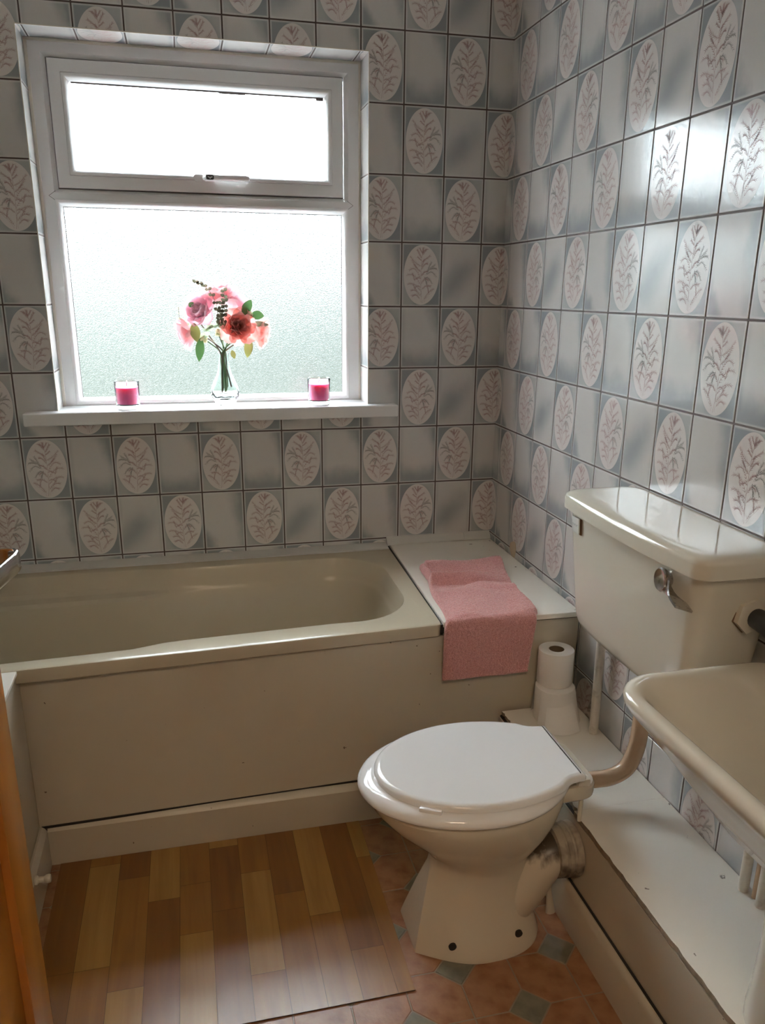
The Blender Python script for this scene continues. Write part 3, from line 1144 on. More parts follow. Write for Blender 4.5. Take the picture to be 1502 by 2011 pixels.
def tub_ring(z, inset, widen, skew=True):
    x0, x1 = -2.00 + inset, -0.452 - inset
    base_ = rrect(x0, x1, -0.655 + inset, -0.098 - inset, max(0.175 - inset * 0.4, 0.06), 10)
    out = []
    for (x, y) in base_:
        mid = -0.376
        t = 1.0 if x < -1.25 else (0.0 if x > -1.12 else (-1.12 - x) / 0.13)
        t = t * t * (3 - 2 * t)
        s = 1 if y > mid else -1
        wgt = min(1.0, abs(y - mid) / 0.18)
        yy = y
        if s < 0:
            yy += -0.055 * max(0.0, -0.70 - x) * wgt
        else:
            yy += -0.014 * max(0.0, -0.70 - x) * wgt
        yy += s * widen * t * wgt
        if x > -1.0: x += 0.030 * yy * (x + 1.0)
        out.append((x + O.x, yy + O.y, z))
    return out


outer = rrect(RX0 + 0.004, -0.392, -0.731, -0.004, 0.012, 10)


def outer_ring(z, grow, rr=0.0):
    out = []
    for (x, y) in outer:
        if y < -0.36:
            yy = front_y(x) - grow + (y + 0.731)
        else:
            yy = y
        if x > -1.0: x += 0.024 * yy / 0.73
        out.append((x + O.x, yy + O.y, z))
    return out


rings = [outer_ring(RIM - 0.038, -0.004), outer_ring(RIM - 0.034, 0.0), outer_ring(RIM - 0.006, 0.001), outer_ring(RIM - 0.0015, -0.0008), outer_ring(RIM, -0.005), outer_ring(RIM + 0.0004, -0.010),
         tub_ring(RIM, -0.008, 0.024), tub_ring(RIM - 0.003, 0.0, 0.024), tub_ring(RIM - 0.012, 0.004, 0.024),
         tub_ring(RIM - 0.055, 0.016, 0.022), tub_ring(RIM - 0.066, 0.020, 0.010), tub_ring(RIM - 0.070, 0.022, -0.022), tub_ring(RIM - 0.080, 0.026, -0.032),
         tub_ring(RIM - 0.11, 0.034, -0.030), tub_ring(RIM - 0.20, 0.055, -0.012), tub_ring(RIM - 0.32, 0.085, 0.0), tub_ring(RIM - 0.385, 0.115, 0.0),
         tub_ring(RIM - 0.41, 0.16, 0.0), tub_ring(RIM - 0.415, 0.22, 0.0)]
bm_loft(bm, rings, True, False, True)
fix_normals(bm)
# make sure the inner faces look up
up = sum(f.normal.z for f in bm.faces if abs(f.calc_center_median().z - RIM) < 0.003)
if up < 0:
    bmesh.ops.reverse_faces(bm, faces=bm.faces[:])
tubm = from_bm('tub_shell', bm, 'bath', tub, angle=27)

# bath panel with its boxed end
pan = empty('bath_boarding', (-0.75, -0.735, 0))
tag(pan, 'long painted board panel closing the front of the bath', 'panel')


def prism(name, pts, z0, z1, mat, parent, loc, bev=0.0):
    bm = bmesh.new()
    vb = [bm.verts.new((p[0], p[1], z0)) for p in pts]
    vt = [bm.verts.new((p[0], p[1], z1)) for p in pts]
    bm.faces.new(vt); bm.faces.new(list(reversed(vb)))
    n = len(pts)
    for i in range(n):
        bm.faces.new((vb[i], vb[(i + 1) % n], vt[(i + 1) % n], vt[i]))
    fix_normals(bm)
    if bev:
        bmesh.ops.bevel(bm, geom=bm.edges[:], offset=bev, segments=2, affect='EDGES')
    return from_bm(name, bm, mat, parent, loc)


def off(pts, o): return [(p[0] - o[0], p[1] - o[1]) for p in pts]


po = (-0.75, -0.735)
pl = [(-1.492, -0.7465), (-0.40, -0.719), (-0.40, -0.70), (-1.492, -0.725)]
prism('front_board', off(pl, po), 0.11, RIM - 0.040, 'paint', pan, (-0.75, -0.735, 0))
prism('end_board', off([(-0.405, -0.7195), (-0.004, -0.7275), (-0.004, -0.70), (-0.405, -0.70)], po), 0.11, RIM - 0.014, 'paint', pan, (-0.75, -0.735, 0))
prism('grime_line', off([(-1.49, -0.742), (-0.40, -0.711), (-0.40, -0.70), (-1.49, -0.73)], po), RIM - 0.042, RIM - 0.036, 'gap', pan, (-0.75, -0.735, 0))  # thin line of black grime between bath rim and panel
for o in pan.children: o.location = (0, 0, 0)

# boarded ledge between bath and right wall
ledge = empty('bath_end_ledge', (-0.19, -0.36, 0))
tag(ledge, 'white painted board ledge boxed in between bath and right wall', 'ledge')
lo = (-0.19, -0.36)
top = prism('top_board', off([(-0.3835, -0.028), (-0.4095, -0.729), (-0.003, -0.738), (-0.003, -0.003), (-0.3835, -0.003)], lo), RIM - 0.011, RIM + 0.004, 'board', ledge, (0, 0, 0), 0.0012)
prism('joint_filler', off([(-0.3925, -0.004), (-0.4165, -0.7245), (-0.4065, -0.7245), (-0.382, -0.004)], lo), RIM - 0.03, RIM - 0.004, 'gap', ledge, (0, 0, 0))
prism('board_joint', off([(-0.400, -0.7255), (-0.004, -0.7345), (-0.004, -0.71), (-0.40, -0.71)], lo), RIM - 0.0135, RIM - 0.0105, 'gap', ledge, (0, 0, 0))
prism('side_frame', off([(-0.375, -0.69), (-0.005, -0.69), (-0.005, -0.05), (-0.375, -0.05)], lo), 0.0, RIM - 0.012, 'raw_edge', ledge, (0, 0, 0))

# sealing strips along the back wall


def strip(name, x0, x1, z0, h, d, mat='trim'):
    bm = bmesh.new()
    prof = [(0.0, z0), (-d, z0), (-d, z0 + 0.004), (-d * 0.75, z0 + h * 0.45), (-d * 0.4, z0 + h * 0.8), (-0.004, z0 + h), (0.0, z0 + h)]
    n = 12
    rings = [[(x0 + (x1 - x0) * i / n, p[0], p[1]) for p in prof] for i in range(n + 1)]
    bm_loft(bm, rings, True, True, True)
    fix_normals(bm)
    o = from_bm(name, bm, mat)
    return tag(o, kind='structure')


strip('trim_1', RX0 + 0.01, -0.396, RIM + 0.001, 0.0105, 0.056)
strip('trim_2', -0.393, -0.105, RIM + 0.0045, 0.026, 0.022)
strip('trim_3', -0.1035, -0.0035, RIM + 0.0045, 0.027, 0.0215)

# skirting boards


def skirting(name, x0, x1, y0, y1, h, axis, flip=1):
    """axis 'x': runs along x, face towards -y at y0. axis 'y': runs along y."""
    bm = bmesh.new()
    if axis == 'x':
        prof = [(y1, 0.0), (y0, 0.0), (y0, h - 0.014), (y0 + (y1 - y0) * 0.35, h - 0.004), (y0 + (y1 - y0) * 0.7, h), (y1, h)]
        rings = [[(x, p[0], p[1]) for p in prof] for x in (x0, (x0 + x1) / 2, x1)]
    else:
        prof = [(x1, 0.0), (x0, 0.0), (x0, h - 0.014), (x0 + (x1 - x0) * 0.35, h - 0.004), (x0 + (x1 - x0) * 0.7, h), (x1, h)]
        rings = [[(p[0], y, p[1]) for p in prof] for y in (y0, (y0 + y1) / 2, y1)]
    bm_loft(bm, rings, True, True, True)
    fix_normals(bm)
    return tag(from_bm(name, bm, 'paint', None, angle=30), kind='structure')


sk = skirting('baseboard_back', -1.474, -0.252, -0.751, -0.732, 0.116, 'x')
skirting('baseboard_left', -1.474, -1.491, -1.75, -0.7515, 0.120, 'y')
skirting('baseboard_right', -0.256, -0.2405, -2.30, -0.7515, 0.112, 'y')
tag(prism('trim_4', [(-1.487, -0.7485), (-0.40, -0.7225), (-0.25, -0.7255), (-0.25, -0.71), (-1.487, -0.73)], 0.112, 0.1185, 'gap', None, (0, 0, 0)), kind='structure')
tag(box('trim_5', -0.2415, -0.2365, -2.30, -0.74, 0.108, 0.115, 'gap'), kind='structure')

# left boxed-in return beside the door
lb = empty('left_boxing', (-1.8, -1.2, 0))
tag(lb, 'white painted boxed return at the left end of the bath, behind the door edge', 'boxing')
lv = (-1.8, -1.2)
prism('side_board', off([(-1.51, -1.75), (-1.492, -1.75), (-1.492, -0.748), (-1.51, -0.748)], lv), 0.0, 0.566, 'paint', lb, (0, 0, 0))
prism('top_board', off([(-2.07, -1.76), (-1.487, -1.76), (-1.486, -0.780), (-2.07, -0.805)], lv), 0.568, 0.578, 'board', lb, (0, 0, 0), 0.001)

# ------------------------------------------------------------------ low pipe boxing along the right wall
BT = 0.293
bx = empty('pipe_boxing', (-0.12, -1.5, 0))
tag(bx, 'low painted pipe boxing along the right wall under the cistern and basin', 'boxing')
bo = (-0.12, -1.5)


def ragged_board(name, x0, x1, y0, y1, z0, z1, seed, mat, parent, notch=0.003):
    """Board with a slightly ragged front edge."""
    rr = random.Random(seed)
    n = 60
    pts = [(x1, y0), (x1, y1)]
    for i in range(n + 1):
        y = y1 + (y0 - y1) * i / n
        dx = rr.uniform(0, notch) * (1 if rr.random() < 0.35 else 0.25)
        pts.append((x0 + dx, y))
    bm = bmesh.new()
    vt = [bm.verts.new((p[0] - bo[0], p[1] - bo[1], z1)) for p in pts]
    vb = [bm.verts.new((p[0] - bo[0], p[1] - bo[1], z0)) for p in pts]
    bm.faces.new(vt); bm.faces.new(list(reversed(vb)))
    m = len(pts)
    for i in range(m):
        f = bm.faces.new((vb[i], vb[(i + 1) % m], vt[(i + 1) % m], vt[i]))
        f.material_index = 1
    fix_normals(bm)
    return from_bm(name, bm, [mat, 'raw_edge'], parent, (0, 0, 0), smooth=False)


ragged_board('top_board', -0.228, -0.002, -1.212, -0.739, BT - 0.013, BT, 3, 'board', bx, 0.006)
ragged_board('top_board', -0.238, -0.002, -2.30, -1.214, BT - 0.011, BT + 0.0015, 4, 'board', bx)
box('side_board', -0.2355 - bo[0], -0.222 - bo[0], -2.30 - bo[1], -0.740 - bo[1], 0.0, BT - 0.016, 'paint', bx)
box('dark_joint', -0.2325 - bo[0], -0.222 - bo[0], -2.30 - bo[1], -0.740 - bo[1], BT - 0.0165, BT - 0.011, 'gap', bx)

# ------------------------------------------------------------------ pipes
tag(tube('vertical_pipe', [(-0.026, -0.905, BT + 0.0), (-0.026, -0.903, 0.45), (-0.026, -0.90, 0.60), (-0.026, -0.90, 0.72)], 0.0125, 'pipe', None, 16),
    'white painted vertical pipe rising behind the left end of the cistern', 'pipe')
for k, (x, y, r, dx) in enumerate(((-0.020, -1.526, 0.0105, 0.0), (-0.013, -1.551, 0.0055, 0.0), (-0.017, -1.574, 0.0105, 0.0))):
    p = tube('water_pipe', [(x, y, BT), (x + dx, y, 0.42), (x + dx, y, 0.56), (x + dx, y, 0.588)], r, 'pipe' if k != 1 else 'flush', None, 14)
    tag(p, ('white painted water pipe under the basin, nearest the toilet', 'thin tan pipe between the two white pipes under the basin',
            'white painted water pipe under the basin, furthest from the toilet')[k], 'pipe', 'pipes under the basin')

# ------------------------------------------------------------------ cistern
cis = empty('toilet_cistern', (-0.09, -1.2, 0.65))
tag(cis, 'cream ceramic toilet cistern with lid, fixed high on the right wall', 'cistern')
c0 = Vector((-0.09, -1.2, 0.65))


def cis_ring(z, yl, yr, xf, r, bow=0.0):
    """Plan loop of the tank: flat back on the wall at x=-0.004."""
    pts = rrect(xf, -0.004, yr, yl, r, 8)
    out = []
    for x, y in pts:
        t = (y - (yl + yr) / 2) / ((yl - yr) / 2)
        w = max(0.0, min(1.0, (x - (-0.004)) / (xf + 0.004)))
        if x > -0.03:   # square back corners
            pass
        out.append((x - bow * (1 - t * t) * w - c0.x, y - c0.y, z - c0.z))
    return out


def lerp(a, b, t): return a + (b - a) * t


bm = bmesh.new()
rings = []
for (z, t, ins) in ((0.652, 0.0, 0.045), (0.654, 0.0, 0.026), (0.662, 0.0, 0.010), (0.678, 0.0, 0.002), (0.700, 0.1, 0.0), (0.80, 0.5, 0.0), (0.90, 0.85, 0.0), (0.962, 1.0, 0.0)):
    yl = lerp(-0.965, -0.945, t) - ins; yr = lerp(-1.435, -1.478, t) + ins
    xf = lerp(-0.152, -0.176, t) + ins
    rings.append(cis_ring(z, yl, yr, xf, 0.032, 0.010))
bm_loft(bm, rings, True, True, True)
fix_normals(bm)
from_bm('tank', bm, 'cream_ware', cis, angle=50)
bm = bmesh.new()
rings = []
for (z, ins) in ((0.957, 0.010), (0.956, 0.003), (0.958, 0.0), (0.984, 0.0), (0.991, 0.0025), (0.995, 0.008), (0.9975, 0.018), (0.9985, 0.030), (0.9988, 0.045), (0.9988, 0.05)):
    rings.append(cis_ring(z, -0.930 - ins, -1.494 + ins, -0.190 + ins, 0.034, 0.016))
bm_loft(bm, rings, True, True, True)
fix_normals(bm)
from_bm('lid', bm, 'cream_ware', cis, angle=50)
# badge
bm = bmesh.new()
bm_box(bm, -0.0045, 0.0, -0.0185, 0.0185, -0.0195, 0.0195, 0.003)
bd = from_bm('badge', bm, 'badge', cis, (-0.182 - c0.x, -1.006 - c0.y, 0.926 - c0.z), (0, math.radians(-4), 0))
bm = bmesh.new()
bm_box(bm, 0.0005, 0.003, -0.0205, 0.0165, -0.0215, 0.0175, 0.002)
from_bm('badge_backing', bm, 'badge_back', bd, (0, 0, 0))
bm = bmesh.new()
lx = -0.0047
for i in range(7):       # illegible raised script
    y = 0.012 - i * 0.0038
    z0_, z1_ = -0.003 + 0.0012 * (i % 2), 0.0035 - 0.001 * (i % 3)
    bm_box(bm, lx, lx + 0.0006, y - 0.0005, y + 0.0005, z0_, z1_)
    bm_box(bm, lx, lx + 0.0006, y - 0.0028, y, z1_ - 0.0009, z1_)
from_bm('badge_lettering', bm, 'ink', bd, (0, 0, 0), smooth=False)
# flush lever: domed boss and a twisted blade
bm = bmesh.new()
bm_loft(bm, [[(x, 0.021 * s * math.cos(a), 0.024 * s * math.sin(a)) for a in [2 * math.pi * k / 28 for k in range(28)]]
             for x, s in ((0.016, 0.55), (-0.004, 0.6), (-0.006, 0.95), (-0.012, 1.0), (-0.015, 0.9), (-0.0125, 0.55), (-0.012, 0.1))], True, True, True)
rings = []
for t in [i / 14 for i in range(15)]:
    y = -0.006 - 0.082 * t
    zc = 0.002 - 0.028 * t ** 0.9
    hw = lerp(0.020, 0.0165, min(1, t * 2.2))
    k = min(1.0, max(0.0, (t - 0.05) / 0.75)); k = k * k * (3 - 2 * k)
    wd = (Vector((0, -0.15, 1)) * (1 - k) + Vector((-0.95, 0.25, 0.30)) * k).normalized()
    al = Vector((-0.10, -0.93, -0.33)).normalized()
    nn = wd.cross(al).normalized()
    c = Vector((-0.009 - 0.008 * t, y, zc))
    th_ = 0.0022
    rings.append([c + wd * hw + nn * th_, c - wd * hw + nn * th_, c - wd * hw - nn * th_, c + wd * hw - nn * th_])
bm_loft(bm, rings, True, True, True)
fix_normals(bm)
from_bm('flush_lever', bm, 'lever', cis, (-0.186 - c0.x, -1.385 - c0.y, 0.926 - c0.z), angle=40)
# inlet nut on the end of the tank and black elbow
bm = bmesh.new()
bm_loft(bm, [[(0.031 * math.cos(math.pi / 3 * k + 0.3), y, 0.034 * math.sin(math.pi / 3 * k + 0.3)) for k in range(6)] for y in (0.0, -0.012)], True, True, True)
fix_normals(bm)
nut = from_bm('inlet_nut', bm, 'cream_ware', cis, (-0.062 - c0.x, -1.468 - c0.y, 0.875 - c0.z), smooth=False)
bm = bmesh.new()
bm_loft(bm, [[(0.033 * math.cos(math.pi / 3 * k + 0.3), y, 0.036 * math.sin(math.pi / 3 * k + 0.3)) for k in range(6)] for y in (0.003, -0.001)], True, True, True)
fix_normals(bm)
from_bm('nut_grime', bm, 'badge_back', nut, (0, 0, 0), smooth=False)
tube('black_elbow', [(-0.052 - c0.x, -1.475 - c0.y, 0.872 - c0.z), (-0.050 - c0.x, -1.505 - c0.y, 0.870 - c0.z), (-0.040 - c0.x, -1.530 - c0.y, 0.858 - c0.z), (-0.020 - c0.x, -1.545 - c0.y, 0.845 - c0.z), (-0.004 - c0.x, -1.548 - c0.y, 0.842 - c0.z)],
     [0.019, 0.021, 0.021, 0.017, 0.013], 'black', cis, 18)

# flush pipe
fp = tube('flush_pipe', [(-0.085, -1.208, 0.662), (-0.085, -1.208, 0.60), (-0.085, -1.208, 0.50), (-0.088, -1.205, 0.435), (-0.105, -1.202, 0.385), (-0.140, -1.198, 0.362), (-0.180, -1.194, 0.358), (-0.224, -1.190, 0.357)],
          0.0195, 'flush', None, 24, 8)
tag(fp, 'tan bent flush pipe from cistern down to the toilet pan', 'pipe')

# ------------------------------------------------------------------ toilet
tc0 = Vector((-0.47, -1.18, 0.0))
toi = empty('toilet', tc0)
tag(toi, 'cream toilet pan with closed white seat and lid', 'toilet')
CY = -1.18


def egg(z, xb, xf, hw, n=64, p=2.0, cy=CY, back=0.0, sq=0.0):
    """Oval loop: back at xb (towards wall), front at xf."""
    out = []
    cx = (xb + xf) / 2; hx_ = (xb - xf) / 2
    for k in range(n):
        a = 2 * math.pi * k / n
        c_, s_ = math.cos(a), math.sin(a)
        x = cx + hx_ * math.copysign(abs(c_) ** (2 / p), c_)
        y = cy + hw * math.copysign(abs(s_) ** (2 / p), s_)
        out.append((x - tc0.x, y - tc0.y, z))
    return out


bm = bmesh.new()


def ped_ring(z, xb, xf, hw, wf, k, p=2.3, xm=-0.46):
    """Half plan: flat front facet of half width wf, a creased corner, then round to the back. k=1 gives a plain oval."""
    half = [(xf, wf * i / 4) for i in range(5)]
    for i in range(1, 17):
        s_ = i / 16
        x = xf + (xm - xf) * lerp(s_, 1 - math.cos(s_ * math.pi / 2), k)
        half.append((x, wf + (hw - wf) * math.sin(s_ * math.pi / 2)))
    for i in range(1, 17):
        a = math.pi / 2 * i / 16
        half.append((xm + (xb - xm) * math.sin(a) ** (2 / p), hw * max(0.0, math.cos(a)) ** (2 / p)))
    pts = half[:-1] + [(xb, 0.0)]
    loop = [(x, CY - y) for x, y in pts] + [(x, CY + y) for x, y in reversed(pts[1:-1])]
    return [(x - tc0.x, y - tc0.y, z) for x, y in loop]


# bowl and pedestal: z, back x, front x, half width, facet half width, roundness
prof = [(0.0, -0.312, -0.624, 0.132, 0.066, 0.0), (0.010, -0.312, -0.623, 0.132, 0.064, 0.0), (0.04, -0.322, -0.616, 0.120, 0.056, 0.0), (0.08, -0.336, -0.606, 0.106, 0.045, 0.0), (0.12, -0.345, -0.596, 0.096, 0.034, 0.0),
        (0.16, -0.348, -0.585, 0.091, 0.022, 0.05), (0.19, -0.345, -0.577, 0.092, 0.012, 0.25), (0.212, -0.338, -0.576, 0.098, 0.004, 0.7), (0.235, -0.326, -0.588, 0.110, 0.0, 1.0), (0.262, -0.312, -0.613, 0.128, 0.0, 1.0), (0.295, -0.296, -0.648, 0.148, 0.0, 1.0),
        (0.33, -0.282, -0.685, 0.164, 0.0, 1.0), (0.365, -0.272, -0.712, 0.174, 0.0, 1.0), (0.388, -0.270, -0.722, 0.178, 0.0, 1.0), (0.396, -0.272, -0.720, 0.176, 0.0, 1.0), (0.400, -0.280, -0.712, 0.168, 0.0, 1.0)]
bm_loft(bm, [ped_ring(z, a, b_, w, wf, k, 2.2 if z > 0.2 else 2.6, (a + b_) / 2) for z, a, b_, w, wf, k in prof], True, True, True)
# ledge behind the bowl that carries the hinges and takes the flush pipe
bm_loft(bm, [[(x - tc0.x, y - tc0.y, z) for x, y in rrect(-0.36 + i_, -0.213 - i_, CY - 0.098 + i_, CY + 0.098 - i_, 0.04, 6)]
             for z, i_ in ((0.345, 0.05), (0.355, 0.025), (0.364, 0.008), (0.372, 0.001), (0.378, 0.0), (0.397, 0.0), (0.403, 0.003), (0.4045, 0.010))], True, True, True)
fix_normals(bm)
body = from_bm('pan', bm, 'pan', toi, angle=28)
# flush inlet collar
lathe('inlet_collar', [(0.0205, -0.012), (0.030, -0.010), (0.031, 0.010), (0.024, 0.014), (0.0202, 0.014)], 'hinge', toi, Vector((-0.216, CY - 0.012, 0.358)) - tc0, (0, math.radians(90), 0), 32)
# trap outlet and connector
tube('trap', [Vector(p) - tc0 for p in ((-0.415, -1.205, 0.05), (-0.385, -1.215, 0.080), (-0.355, -1.222, 0.125), (-0.330, -1.224, 0.165), (-0.303, -1.224, 0.192), (-0.268, -1.224, 0.200))],
     [0.055, 0.057, 0.055, 0.053, 0.052, 0.051], 'trap', toi, 28, 6)
bm = bmesh.new()
bm_loft(bm, lathe_rings([(0.052, 0.0), (0.060, 0.002), (0.061, 0.016), (0.058, 0.018), (0.058, 0.022), (0.062, 0.024), (0.062, 0.033), (0.059, 0.036), (0.060, 0.040), (0.064, 0.042), (0.064, 0.056), (0.06, 0.057)], 40), True, True, True)
fix_normals(bm)
from_bm('waste_connector', bm, 'soil', toi, Vector((-0.294, -1.222, 0.199)) - tc0, (0, math.radians(90), 0), angle=30)
# rag of sealant below the connector
bm = bmesh.new()
bm_loft(bm, [[(-0.296 + 0.014 * math.cos(a) * s - tc0.x + dx, -1.200 + 0.008 * math.sin(a) * s - tc0.y, z) for a in [2 * math.pi * k / 10 for k in range(10)]]
             for z, s, dx in ((0.15, 0.9, 0), (0.11, 0.7, 0.010), (0.06, 0.5, 0.020), (0.0, 0.9, 0.028))], True, True, True)
fix_normals(bm)
from_bm('sealant', bm, 'paint', toi)
# screw holes in the foot
for x, y, z, ny in ((-0.548, -1.285, 0.036, 0.1), (-0.392, -1.292, 0.046, -0.15)):
    bm = bmesh.new()
    bm_loft(bm, [[(0.009 * s * math.cos(a), yy, 0.009 * s * math.sin(a)) for a in [2 * math.pi * k / 16 for k in range(16)]] for yy, s in ((0.004, 1.0), (-0.001, 1.0), (-0.0015, 0.7))], True, True, True)
    fix_normals(bm)
    from_bm('screw_hole', bm, 'gap', toi, Vector((x, y, z)) - tc0)
# seat: a thick rounded oval
ZS = 0.400


def seat_outline(xb, xf, hw, n=72):
    """Egg-shaped plan, blunt at the hinge end."""
    out = []
    for k in range(n):
        a = 2 * math.pi * k / n
        c_, s_ = math.cos(a), math.sin(a)
        cx = lerp(xb, xf, 0.46)
        if c_ >= 0:
            x = cx + (xb - cx) * abs(c_) ** (2 / 2.9)
            y = CY + hw * math.copysign(abs(s_) ** (2 / 2.05), s_)
        else:
            x = cx - (cx - xf) * abs(c_)
            y = CY + hw * math.copysign(abs(s_), s_)
        # narrow towards the hinge
        t = max(0.0, (x - cx) / (xb - cx))
        y = CY + (y - CY) * (1 - 0.30 * t ** 1.6)
        out.append((x, y))
    return out


def inset_ring(loop, d, z):
    n = len(loop)
    out = []
    for i in range(n):
        p = Vector(loop[i]); a = Vector(loop[i - 1]); b_ = Vector(loop[(i + 1) % n])
        t = (b_ - a).normalized()
        nrm = Vector((-t.y, t.x))
        q_ = p + nrm * d
        out.append((q_.x - tc0.x, q_.y - tc0.y, z))
    return out


so = seat_outline(-0.252, -0.742, 0.190)
bm = bmesh.new()
bm_loft(bm, [inset_ring(so, d, ZS + z) for d, z in ((0.012, 0.0), (0.003, 0.002), (0.0, 0.007), (0.0, 0.013), (0.004, 0.020), (0.012, 0.0255), (0.022, 0.028), (0.034, 0.0285), (0.05, 0.028))], True, True, True)
fix_normals(bm)
from_bm('seat', bm, 'seat', toi, angle=60)


# lid: flat top, curved shoulders, square hinge end with notched corners
def lid_loop(grow=0.0):
    xf, hw = -0.705, 0.170
    cx = -0.47
    right = []   # the side facing the camera (y < CY), from front to hinge
    N_ = 40
    for k in range(N_ + 1):
        t = k / N_
        a = math.pi / 2 * t
        x = cx - (cx - xf) * math.cos(a); y = hw * math.sin(a)
        right.append((x, y))
    for k in range(1, 25):
        t = k / 24
        x = lerp(cx, -0.282, t)
        y = hw * (1 - 0.33 * (t ** 2.0))
        if t > 0.80:      # sweeps out again to the square corner
            y = hw * (1 - 0.33 * 0.64) + 0.0 * (t - 0.8) - 0.022 * math.sin((t - 0.8) / 0.2 * math.pi / 2)
        right.append((x, y))
    right.append((-0.274, right[-1][1] - 0.002)); right.append((-0.262, right[-1][1])); right.append((-0.256, right[-1][1] - 0.006))
    pts = [(x, CY - y) for x, y in right] + [(x, CY + y) for x, y in reversed(right[1:])]
    return pts


ll = lid_loop()
bm = bmesh.new()
bm_loft(bm, [inset_ring(ll, d, ZS + 0.0285 + z) for d, z in ((0.003, 0.0), (0.0, 0.001), (0.0, 0.008), (0.002, 0.0125), (0.007, 0.0152), (0.011, 0.0162), (0.013, 0.0164))], True, True, True)
fix_normals(bm)
o = from_bm('lid', bm, 'seat', toi, angle=60)
for f in o.data.polygons:
    if len(f.vertices) > 8: f.use_smooth = False
# buffer on the front of the seat
bm = bmesh.new()
bm_box(bm, -0.024, 0.024, -0.006, 0.006, 0.0, 0.010, 0.003)
from_bm('seat_buffer', bm, 'seat', toi, Vector((-0.620, -1.316, ZS + 0.025)) - tc0, (0, 0, math.radians(-29)))
# hinges
for s in (-1, 1):
    bm = bmesh.new()
    bm_box(bm, -0.266, -0.236, CY + s * 0.082 - 0.012, CY + s * 0.082 + 0.012, ZS, ZS + 0.020, 0.005)
    for v in bm.verts: v.co -= tc0
    hb = from_bm('hinge', bm, 'hinge', toi)
    tube('hinge_bolt', [Vector((-0.246, CY + s * 0.075, 0.30)) - tc0, Vector((-0.246, CY + s * 0.075, 0.34)) - tc0, Vector((-0.246, CY + s * 0.075, 0.40)) - tc0], 0.005, 'hinge', hb, 10, 2)

# ------------------------------------------------------------------ toilet rolls


def roll(name, loc, r, h, label, loose):
    root = empty(name, loc)
    tag(root, label, 'toilet roll', 'toilet rolls stacked on the boxing')
    bm = bmesh.new()
    prof = [(0.0215, 0.0), (r - 0.001, 0.0), (r, 0.002), (r * 1.002, h * 0.5), (r, h - 0.0015), (r - 0.0012, h), (0.0215, h)]
    bm_loft(bm, lathe_rings(prof, 56), True, False, False)
    fix_normals(bm)
    from_bm('paper', bm, 'paper', root, angle=40)
    bm = bmesh.new()
    bm_loft(bm, lathe_rings([(0.0214, 0.0), (0.0214, h - 0.0005), (0.0202, h - 0.0005), (0.0202, 0.0)], 40), True, False, False)
    fix_normals(bm)
    from_bm('core', bm, 'card', root, angle=40)
    if loose:
        # loose outer turn flaring to the boxing with its free corner hanging out
        bm = bmesh.new()
        n = 60
        rings = []
        for j in range(9):
            t = j / 8
            z = h * (0.97 - 0.965 * t)
            ring = []
            for i in range(n + 1):
                a = math.radians(205 + 300 * i / n)
                rr = r + 0.0012 + 0.020 * (t ** 1.2) * (0.35 + 0.65 * math.sin(math.pi * i / n * 0.9 + 0.5) ** 2)
                ring.append((rr * math.cos(a), rr * math.sin(a), z))
            rings.append(ring)
        bm_loft(bm, rings, False)
        o = from_bm('loose_sheet', bm, 'paper', root, angle=60)
        bm = bmesh.new()
        rings = []
        for j in range(8):
            t = j / 7
            ring = []
            for i in range(9):
                s = i / 8
                a = math.radians(228 + 62 * s + 4 * t)
                z = h * (0.62 + 0.16 * s) * (1 - t)
                rr = r + 0.014 + 0.030 * t + 0.006 * math.sin(math.pi * s)
                ring.append((rr * math.cos(a), rr * math.sin(a), max(z, 0.001) + 0.0005))
            rings.append(ring)
        bm_loft(bm, rings, False)
        from_bm('loose_sheet', bm, 'paper', root, angle=60)
    return root


roll('toilet_roll', (-0.098, -0.800, BT + 0.0005), 0.055, 0.100, 'lower toilet roll with loose trailing sheet, on the pipe boxing', True)
roll('toilet_roll', (-0.091, -0.778, BT + 0.101), 0.0495, 0.100, 'upper white toilet roll standing on the other one, brown core open on top', False)

# ------------------------------------------------------------------ towel
tw = None


